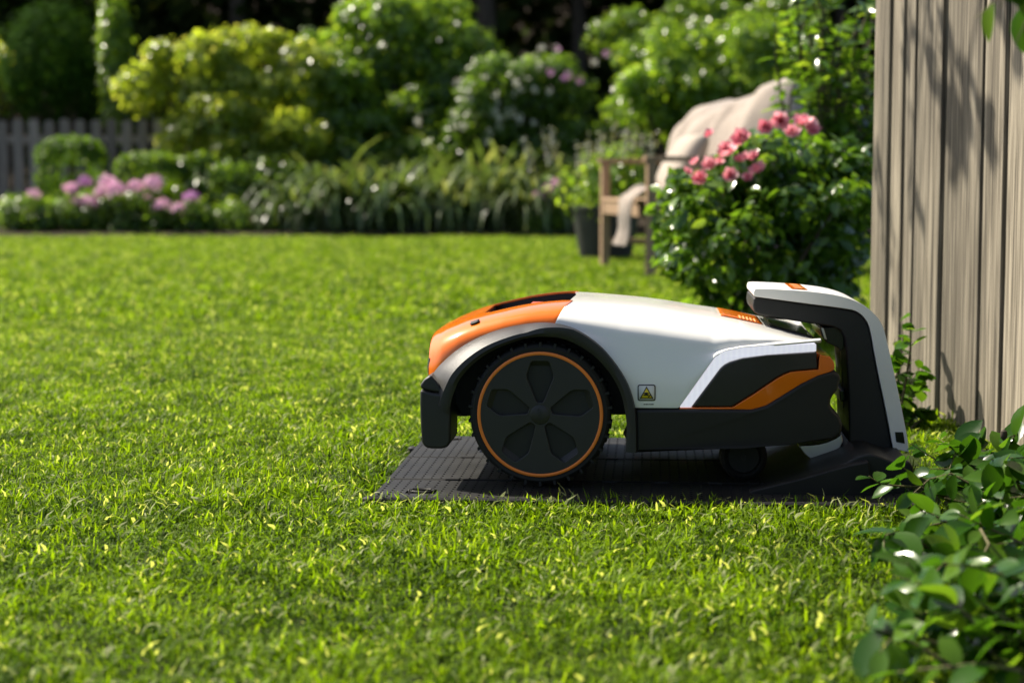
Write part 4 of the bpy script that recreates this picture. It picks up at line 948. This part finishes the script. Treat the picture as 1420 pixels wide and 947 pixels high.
def flower_plant(hs, lab, D, seed, mag=False, leaf='lf_mid'):
    rng = np.random.default_rng(seed); bx = sum(h[0] for h in hs) / len(hs); c = at(bx, 320, D)
    root = thing('flowering_plant', lab, 'plant', (c.x, c.y, 0.06), 'pink flowering border plants')
    cl = []; pts = []
    for (px, py, r) in hs:
        hc = at(px, py, D - 0.22 + rng.normal() * .06); pts.append((hc.x, hc.y, hc.z)); flower_head(root, hc, 1.02 * r * D / F, M['fl_mag'] if mag or (px == 118) else M['fl_pink'], rng)
        cl += [((hc.x + rng.normal() * .06, hc.y + .08, hc.z * f_), 0.10) for f_ in (.25, .5, .72)]
    cl += [((c.x + rng.normal() * .14, c.y + rng.normal() * .1, 0.12 + .12 * rng.random()), 0.13) for _ in range(5)]
    pos, R = cloud_pts(rng, cl, 900, .3, .5); keep = pos[:, 2] > .06; pos, R = pos[keep], R[keep]
    scatter_mesh('foliage', LEAF4, pos, R, 0.06 * (.6 + .8 * rng.random(len(pos))), np.clip(rng.normal(.5, .2, len(pos)), 0, 1), M[leaf], root)
    stems('stem', (c.x, c.y, 0.06), pts, 0.008, M['twig'], root, rng, 5)
for i, hs in enumerate(heads): flower_plant(hs, labs[i], 17.05, 80 + i, mag=(i == 6))
flower_plant(((747, 270, 9), (760, 262, 9), (771, 255, 8)), 'three small pink flower heads between the strap leaves and the planter', 16.75, 95)
for i, (px, D, lab) in enumerate(((15, 17.0, 'low green leafy border plant at the foot of the picket fence'), (75, 16.95, 'low green leafy border plant under the pink flower heads'), (160, 16.95, 'low green leafy border plant in front of the flat boxwood mound'), (300, 17.0, 'low green leafy border plant under the yellow-green shrub'))):
    rng = np.random.default_rng(100 + i); c = at(px, 320, D); cl = [((c.x + rng.normal() * .22, c.y + rng.normal() * .08, 0.12 + .16 * rng.random()), .15) for _ in range(9)]
    shrub('border_plant', lab, 'plant', cl, 1400, .06, M['lf_mid'], (c.x, c.y, .06), 110 + i, stem_r=.008, lo=.3)

# ------------------------------------------------------------------ dark woodland behind the border
bm = bmesh.new(); rows = []
for k, (yy, zz) in enumerate(((27.5, -.05), (29, .8), (31, 3.0), (34, 5.0), (40, 7.0), (60, 8.0))):
    rows.append([bm.verts.new((x, yy + .5 * math.sin(x * .4 + k), zz + .3 * math.sin(x * .7 + k) * (k > 0))) for x in np.linspace(-40, 40, 41)])
for k in range(5):
    for i in range(40): bm.faces.new((rows[k][i], rows[k][i + 1], rows[k + 1][i + 1], rows[k + 1][i]))
from_bm('sky_block_bank', bm, M['soil'], None, True, None, 'structure')  # added dark bank, stops sky light showing through the woodland leaves
rng = np.random.default_rng(200)
cl = []
for k in range(170):
    x = -12 + 24 * rng.random(); y = 24 + 3.5 * rng.random(); cl.append(((x, y, 0.6 + 5.2 * rng.random()), (1.3, 1.0, 1.2)))
pos, R = cloud_pts(rng, cl, 46000, .5, .3)
keep = pos[:, 2] > 0.05; pos, R = pos[keep], R[keep]
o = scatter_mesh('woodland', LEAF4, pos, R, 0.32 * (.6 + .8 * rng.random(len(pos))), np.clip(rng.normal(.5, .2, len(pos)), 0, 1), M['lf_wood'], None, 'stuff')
o['label'] = 'dark mass of woodland foliage behind the border shrubs'; o['category'] = 'woodland'
for i, (px, D, r, lab) in enumerate(((672, 21.8, .16, 'thick dark tree trunk rising behind the tallest bright green shrub'), (1120, 21.0, .085, 'slim dark tree trunk behind the tall glossy shrub'), (1158, 22.2, .08, 'thin shaded tree trunk between the slim trunk and the plank fence'), (800, 22.8, .12, 'dark tree trunk behind the white-blossomed shrub'), (330, 22.6, .12, 'dark tree trunk behind the yellow-green shrub'))):
    D += 1.6; c = at(px, 250, D); rng = np.random.default_rng(210 + i); root = thing('woodland_tree', lab, 'tree', (c.x, c.y, 0), 'trees at the edge of the woodland')
    bm = bmesh.new(); top = Vector((c.x + rng.normal() * .2, c.y, 5.2)); pts = [Vector((c.x, c.y, -.05)), Vector((c.x + .02, c.y, .4)), Vector((c.x + .03, c.y, 2.2)), Vector((c.x, c.y, 3.6)), top]
    add_tube(bm, pts, [r * 1.35, r * 1.05, r * .9, r * .7, r * .25], 12)
    tips = []
    for k in range(7):
        a = rng.random() * 6.283; z = 3.0 + 1.6 * rng.random(); p0 = Vector((c.x, c.y, z)); p1 = p0 + Vector((math.cos(a), math.sin(a), .5)) * (0.7 + .5 * rng.random()); add_tube(bm, [p0, p0.lerp(p1, .5) + Vector((0, 0, .06)), p1], [r * .4, r * .25, r * .08], 6); tips.append(p1)
    from_bm('trunk', bm, M['bark'], root)
    pos, R = cloud_pts(rng, [(tuple(t_), .65) for t_ in tips] + [(tuple(top), .7)], 1500, .35, .4)
    scatter_mesh('crown', LEAF4, pos, R, 0.17 * (.6 + .8 * rng.random(len(pos))), np.clip(rng.normal(.5, .2, len(pos)), 0, 1), M['lf_dark'], root)

# ------------------------------------------------------------------ near plants: single leaves as parts
def leaf_parts(root, name, tmpl, pos, R, size, rnd, mt_, nmax=300, rest='foliage'):
    """largest in view become leaf objects, the rest one joined part"""
    D = np.linalg.norm(pos - np.array([0, 0, H]), axis=1); sc_ = size / D
    order = np.argsort(-sc_); big, small = order[:nmax], order[nmax:]
    tv, tf = tmpl; variants = []
    for q in (0.2, 0.45, 0.7, 0.95):
        me = bpy.data.meshes.new(name); me.from_pydata([tuple(v) for v in tv], [], [tuple(f) for f in tf]); me.materials.append(mt_)
        me.polygons.foreach_set('use_smooth', [True] * len(me.polygons)); me.attributes.new('rnd', 'FLOAT', 'POINT').data.foreach_set('value', np.full(len(tv), q, np.float32)); variants.append(me)
    off = Matrix.Translation(-root.location)
    for i in big:
        o = bpy.data.objects.new(name, variants[min(3, int(rnd[i] * 4))]); COL.objects.link(o); o.parent = root
        mx = Matrix(np.vstack([np.hstack([R[i] * size[i], pos[i][:, None]]), [0, 0, 0, 1]]).tolist()); o.matrix_local = off @ mx
    if len(small): scatter_mesh(rest, tmpl, pos[small], R[small], size[small], rnd[small], mt_, root, 'stuff')
def twig_leaves(rng, tips_paths, per, size, spread=0.8, up=0.6):
    """leaves alternately along twigs"""
    P, Rr, Sz = [], [], []
    for path in tips_paths:
        path = [np.array(p, float) for p in path]
        for k in range(per):
            t = 0.25 + 0.75 * (k + rng.random() * .6) / per; f_ = min(0.9999, t) * (len(path) - 1); i = int(f_); p = path[i] + (path[i + 1] - path[i]) * (f_ - i)
            d = path[i + 1] - path[i]; d = d / np.linalg.norm(d); sd_ = rng.normal(size=3); sd_ -= d * sd_.dot(d); sd_ /= np.linalg.norm(sd_)
            ax = d * (0.45 if k < per - 1 else 1.6) + sd_ * spread; nr = np.array([0, 0, up]) + d * .5 + rng.normal(size=3) * .45 - sd_ * .1
            P.append(p); Rr.append((nr, ax)); Sz.append(size * (0.6 + 0.6 * rng.random()) * (1.0 if k < per - 1 else .8))
    nr = np.array([r_[0] for r_ in Rr]); ax = np.array([r_[1] for r_ in Rr])
    return np.array(P), basis(nr, ax), np.array(Sz)
def twig_path(rng, base, tip, n=6, wob=0.06):
    base, tip = np.array(base, float), np.array(tip, float); L = np.linalg.norm(tip - base); out = []
    o1, o2 = rng.normal(size=3) * wob * L, rng.normal(size=3) * wob * L
    for k in range(n):
        t = k / (n - 1); p = base + (tip - base) * t + o1 * math.sin(math.pi * t) + o2 * math.sin(2 * math.pi * t) * .5; p[2] += 0.10 * L * math.sin(math.pi * t); out.append(tuple(p))
    return out
def twigs_obj(paths, r, parent, name='stem'):
    bm = bmesh.new()
    for p in paths: add_tube(bm, p, [r * (1 - .8 * k / (len(p) - 1)) for k in range(len(p))], 5)
    return from_bm(name, bm, M['twig'], parent)

# rose bush with coral flowers
rng = np.random.default_rng(300); RD = 5.75
rb = at(1060, 470, RD); rb.z = 0
root = thing('flowering_bush', 'glossy green bush with coral pink flowers beside the garden bench', 'bush', (rb.x, rb.y, 0))
blobs = [(1080, 255, 105, 70), (1000, 290, 85, 75), (1130, 300, 80, 100), (960, 340, 50, 60), (1050, 370, 110, 70), (1150, 390, 60, 60), (985, 390, 45, 35), (1160, 240, 50, 50), (1010, 240, 55, 45), (950, 300, 45, 50), (935, 350, 32, 45), (975, 262, 45, 38), (1170, 320, 40, 90), (1185, 250, 30, 60)]
cl = []
for b_ in blobs:
    c, rad = px_clump(*b_, RD + rng.normal() * .08, None); cl += sub_clumps(rng, c, rad, 5)
for b_ in ((955, 300, 36, 28), (1020, 325, 45, 32), (1105, 285, 50, 32), (1060, 300, 40, 28), (1150, 335, 36, 28), (1000, 375, 36, 26), (1085, 375, 42, 28), (945, 355, 28, 26), (1170, 270, 30, 26), (1130, 400, 36, 24)):
    cl.append(px_clump(*b_, RD - .2 - .1 * rng.random()))
cl.append(((rb.x + .05, rb.y + .1, .12), (.28, .2, .14)))
pos, R = cloud_pts(rng, cl, 7500, .35, .45); keep = (pos[:, 2] > .03); pos, R = pos[keep], R[keep]
fx_ = P0.x + 0.02 - 0.0754 * (pos[:, 1] - P0.y); 
leaf_parts(root, 'leaf', make_leaf_template(.26, .15, .07, 3), pos, R, 0.049 * (.55 + .8 * rng.random(len(pos))), np.clip(rng.normal(.5, .25, len(pos)), 0, 1), M['lf_glossy'], 300)
stems('stem', (rb.x, rb.y, 0), [c[0] for c in cl[::4]], 0.012, M['bark'], root, rng)
def bloom(parent, c, r, mt_, rng, name='flower'):
    V_p, V_n, V_a, sz = [], [], [], []
    face = np.array([-0.35 + rng.normal() * .35, -0.8 + rng.normal() * .3, 0.65 + rng.normal() * .25]); face /= np.linalg.norm(face); u = np.cross(face, [0.1, .2, 1]); u /= np.linalg.norm(u); v = np.cross(face, u)
    for layer, (k, tilt, s_) in enumerate(((6, .35, 1.0), (5, .8, .8), (4, 1.2, .55))):
        for i in range(k):
            a = 6.283 * (i + .5 * layer + .25 * rng.random()) / k; rad_ = u * math.cos(a) + v * math.sin(a)
            ax = rad_ * math.cos(tilt) + face * math.sin(tilt); nr = face * math.cos(tilt) - rad_ * math.sin(tilt); V_p.append(np.array(c) - face * .003); V_n.append(nr); V_a.append(ax); sz.append(r * s_ * (.85 + .3 * rng.random()))
    return scatter_mesh(name, PETAL, np.array(V_p), basis(np.array(V_n), np.array(V_a)), np.array(sz), rng.random(len(sz)), mt_, parent)
for (px, py, r) in ((1083, 168, 15), (1062, 177, 11), (1098, 184, 13), (1113, 172, 15), (1126, 181, 13), (1029, 192, 14), (1010, 214, 17), (984, 187, 9), (1029, 223, 12), (985, 229, 12), (997, 226, 9), (971, 248, 13), (1013, 244, 12), (1051, 236, 12), (1037, 247, 9), (965, 225, 9), (1046, 218, 10), (954, 240, 8), (1006, 206, 11)):
    bloom(root, at(px, py, RD - 0.30 + 0.08 * rng.random()), r * RD / F * 1.15, M['fl_coral'], rng)
# tall glossy shrub against the fence end
rng = np.random.default_rng(320); TD = 6.5; tb = at(1150, 440, TD); tb.z = 0
root = thing('tall_shrub', 'tall glossy-leaved evergreen shrub behind the end of the plank fence', 'shrub', (tb.x, tb.y, 0))
tips = []
for k in range(46):
    px, py = 1075 + 150 * rng.random(), -90 + 300 * rng.random()
    if px < 1110 and py > 40: px += 45
    if px < 1150 and py > 120: py -= 70
    tips.append(at(px, py, TD - .25 + .6 * rng.random()))
paths = [twig_path(rng, (tb.x + rng.normal() * .05, tb.y + rng.normal() * .05, 0.0 if k % 3 else .3), tp, 6, .05) for k, tp in enumerate(tips)]
pos, R, sz = twig_leaves(rng, paths, 26, .085); leaf_parts(root, 'leaf', LANCE, pos, R, sz, np.clip(rng.normal(.5, .25, len(pos)), 0, 1), M['lf_glossy'], 300)
twigs_obj(paths, .010, root)
# round-leaved plant between dock and fence
rng = np.random.default_rng(330); ib = Vector((0.80, 3.75, 0))
root = thing('round_leaved_plant', 'small round-leaved plant climbing between the charging station and the fence', 'plant', ib)
paths = [twig_path(rng, (ib.x + rng.normal() * .02, ib.y + rng.normal() * .04, 0), at(px, py, 3.72 + .25 * rng.random()), 6, .05) for px, py in ((1248, 440), (1262, 455), (1240, 470), (1255, 500), (1275, 505), (1262, 530), (1280, 540), (1270, 565), (1255, 575), (1285, 580))]
pos, R, sz = twig_leaves(rng, paths, 12, .04); leaf_parts(root, 'leaf', make_leaf_template(.38, .1, .06, 4), pos, R, sz, np.clip(rng.normal(.5, .25, len(pos)), 0, 1), M['lf_laurel'], 300); twigs_obj(paths, .004, root)
# low laurel shrub in the foreground
rng = np.random.default_rng(341); lb = Vector((0.80, 2.3, 0))
root = thing('low_shrub', 'low spreading shrub with oval glossy leaves at the foot of the plank fence', 'shrub', lb)
paths = []
specs = [(1205, 660, 2.72), (1240, 640, 2.78), (1262, 615, 2.82), (1300, 606, 2.85), (1330, 618, 2.8), (1360, 616, 2.85), (1395, 608, 2.8), (1420, 615, 2.75), (1290, 650, 2.7), (1330, 660, 2.65), (1375, 640, 2.7), (1412, 650, 2.65), (1260, 690, 2.6), (1310, 690, 2.55), (1350, 690, 2.5), (1400, 690, 2.5)]
specs += [(1225 + 200 * rng.random(), 700 + 60 * rng.random(), 2.2 + .3 * rng.random()) for _ in range(22)]
specs += [(1235 + 220 * rng.random(), 760 + 200 * rng.random(), 1.85 + .25 * rng.random()) for _ in range(36)]
specs += [(1250 + 170 * rng.random(), 630 + 80 * rng.random(), 2.5 + .35 * rng.random()) for _ in range(16)]
specs += [(1205, 870, 1.85), (1220, 905, 1.8), (1245, 800, 1.95), (1215, 935, 1.75)]
for px, py, D in specs:
    tp = at(px, py, D); tp.z = max(tp.z, .035); bs = (tp.x + .10 + .1 * rng.random(), tp.y + .05 + .1 * rng.normal(), 0.0); paths.append(twig_path(rng, bs, tp, 6, .08))
pos, R, sz = twig_leaves(rng, paths, 10, .051, .9, .6); keep = pos[:, 2] > .01; pos, R, sz = pos[keep], R[keep], sz[keep]
leaf_parts(root, 'leaf', LAUREL, pos, R, sz, np.clip(rng.normal(.5, .25, len(pos)), 0, 1), M['lf_laurel'], 300); twigs_obj(paths, .0035, root)
bm = bmesh.new(); c = at(1392, 603, 2.83); add_lathe(bm, [(.001, -.009), (.005, -.005), (.006, 0), (.005, .006), (.001, .009)], c, 12, 'z'); from_bm('bud', bm, M['bark'], root)
# tree behind the fence whose branches hang over it
rng = np.random.default_rng(350); tbz = Vector((1.75, 2.6, 0))
root = thing('overhanging_tree', 'broad-leaved tree behind the plank fence with leaves hanging over its top', 'tree', tbz)
bm = bmesh.new(); add_tube(bm, [tbz, tbz + Vector((.02, 0, .8)), tbz + Vector((-.03, .05, 1.7)), tbz + Vector((-.1, .15, 2.5)), tbz + Vector((-.2, .3, 3.4))], [.09, .075, .06, .045, .02], 12)
limb_tips = [(-.55, 4.6, 2.5), (-.75, 5.0, 2.7), (-.9, 5.4, 2.8), (-.4, 4.9, 2.55), (-.7, 5.7, 2.8), (.9, 1.7, 1.6)]
tw = []
for tp in limb_tips:
    p0 = tbz + Vector((-.07, .1, 1.9 + .5 * rng.random())); pth_ = twig_path(rng, p0, tp, 7, .05); add_tube(bm, pth_, [.03, .026, .021, .016, .012, .008, .004], 8)
    for k in range(13):
        a = np.array(pth_[2 + k % 5]); tw.append(twig_path(rng, a, a + rng.normal(size=3) * np.array([.3, .3, .18]), 5, .08))
for px, py, D in ((1352, 25, 1.95), (1370, -10, 1.9), (1385, 12, 1.9), (1408, 62, 1.92), (1400, 40, 2.0), (1425, 20, 1.95), (1425, 60, 1.85)):
    tp = at(px, py, D); tw.append(twig_path(rng, (.9, 1.75, 1.15), tp, 6, .05))
from_bm('trunk', bm, M['bark'], root)
pos, R, sz = twig_leaves(rng, tw, 10, .075, .8, .5); leaf_parts(root, 'leaf', LAUREL, pos, R, sz, np.clip(rng.normal(.5, .25, len(pos)), 0, 1), M['lf_laurel'], 300); twigs_obj(tw, .004, root, 'twig')
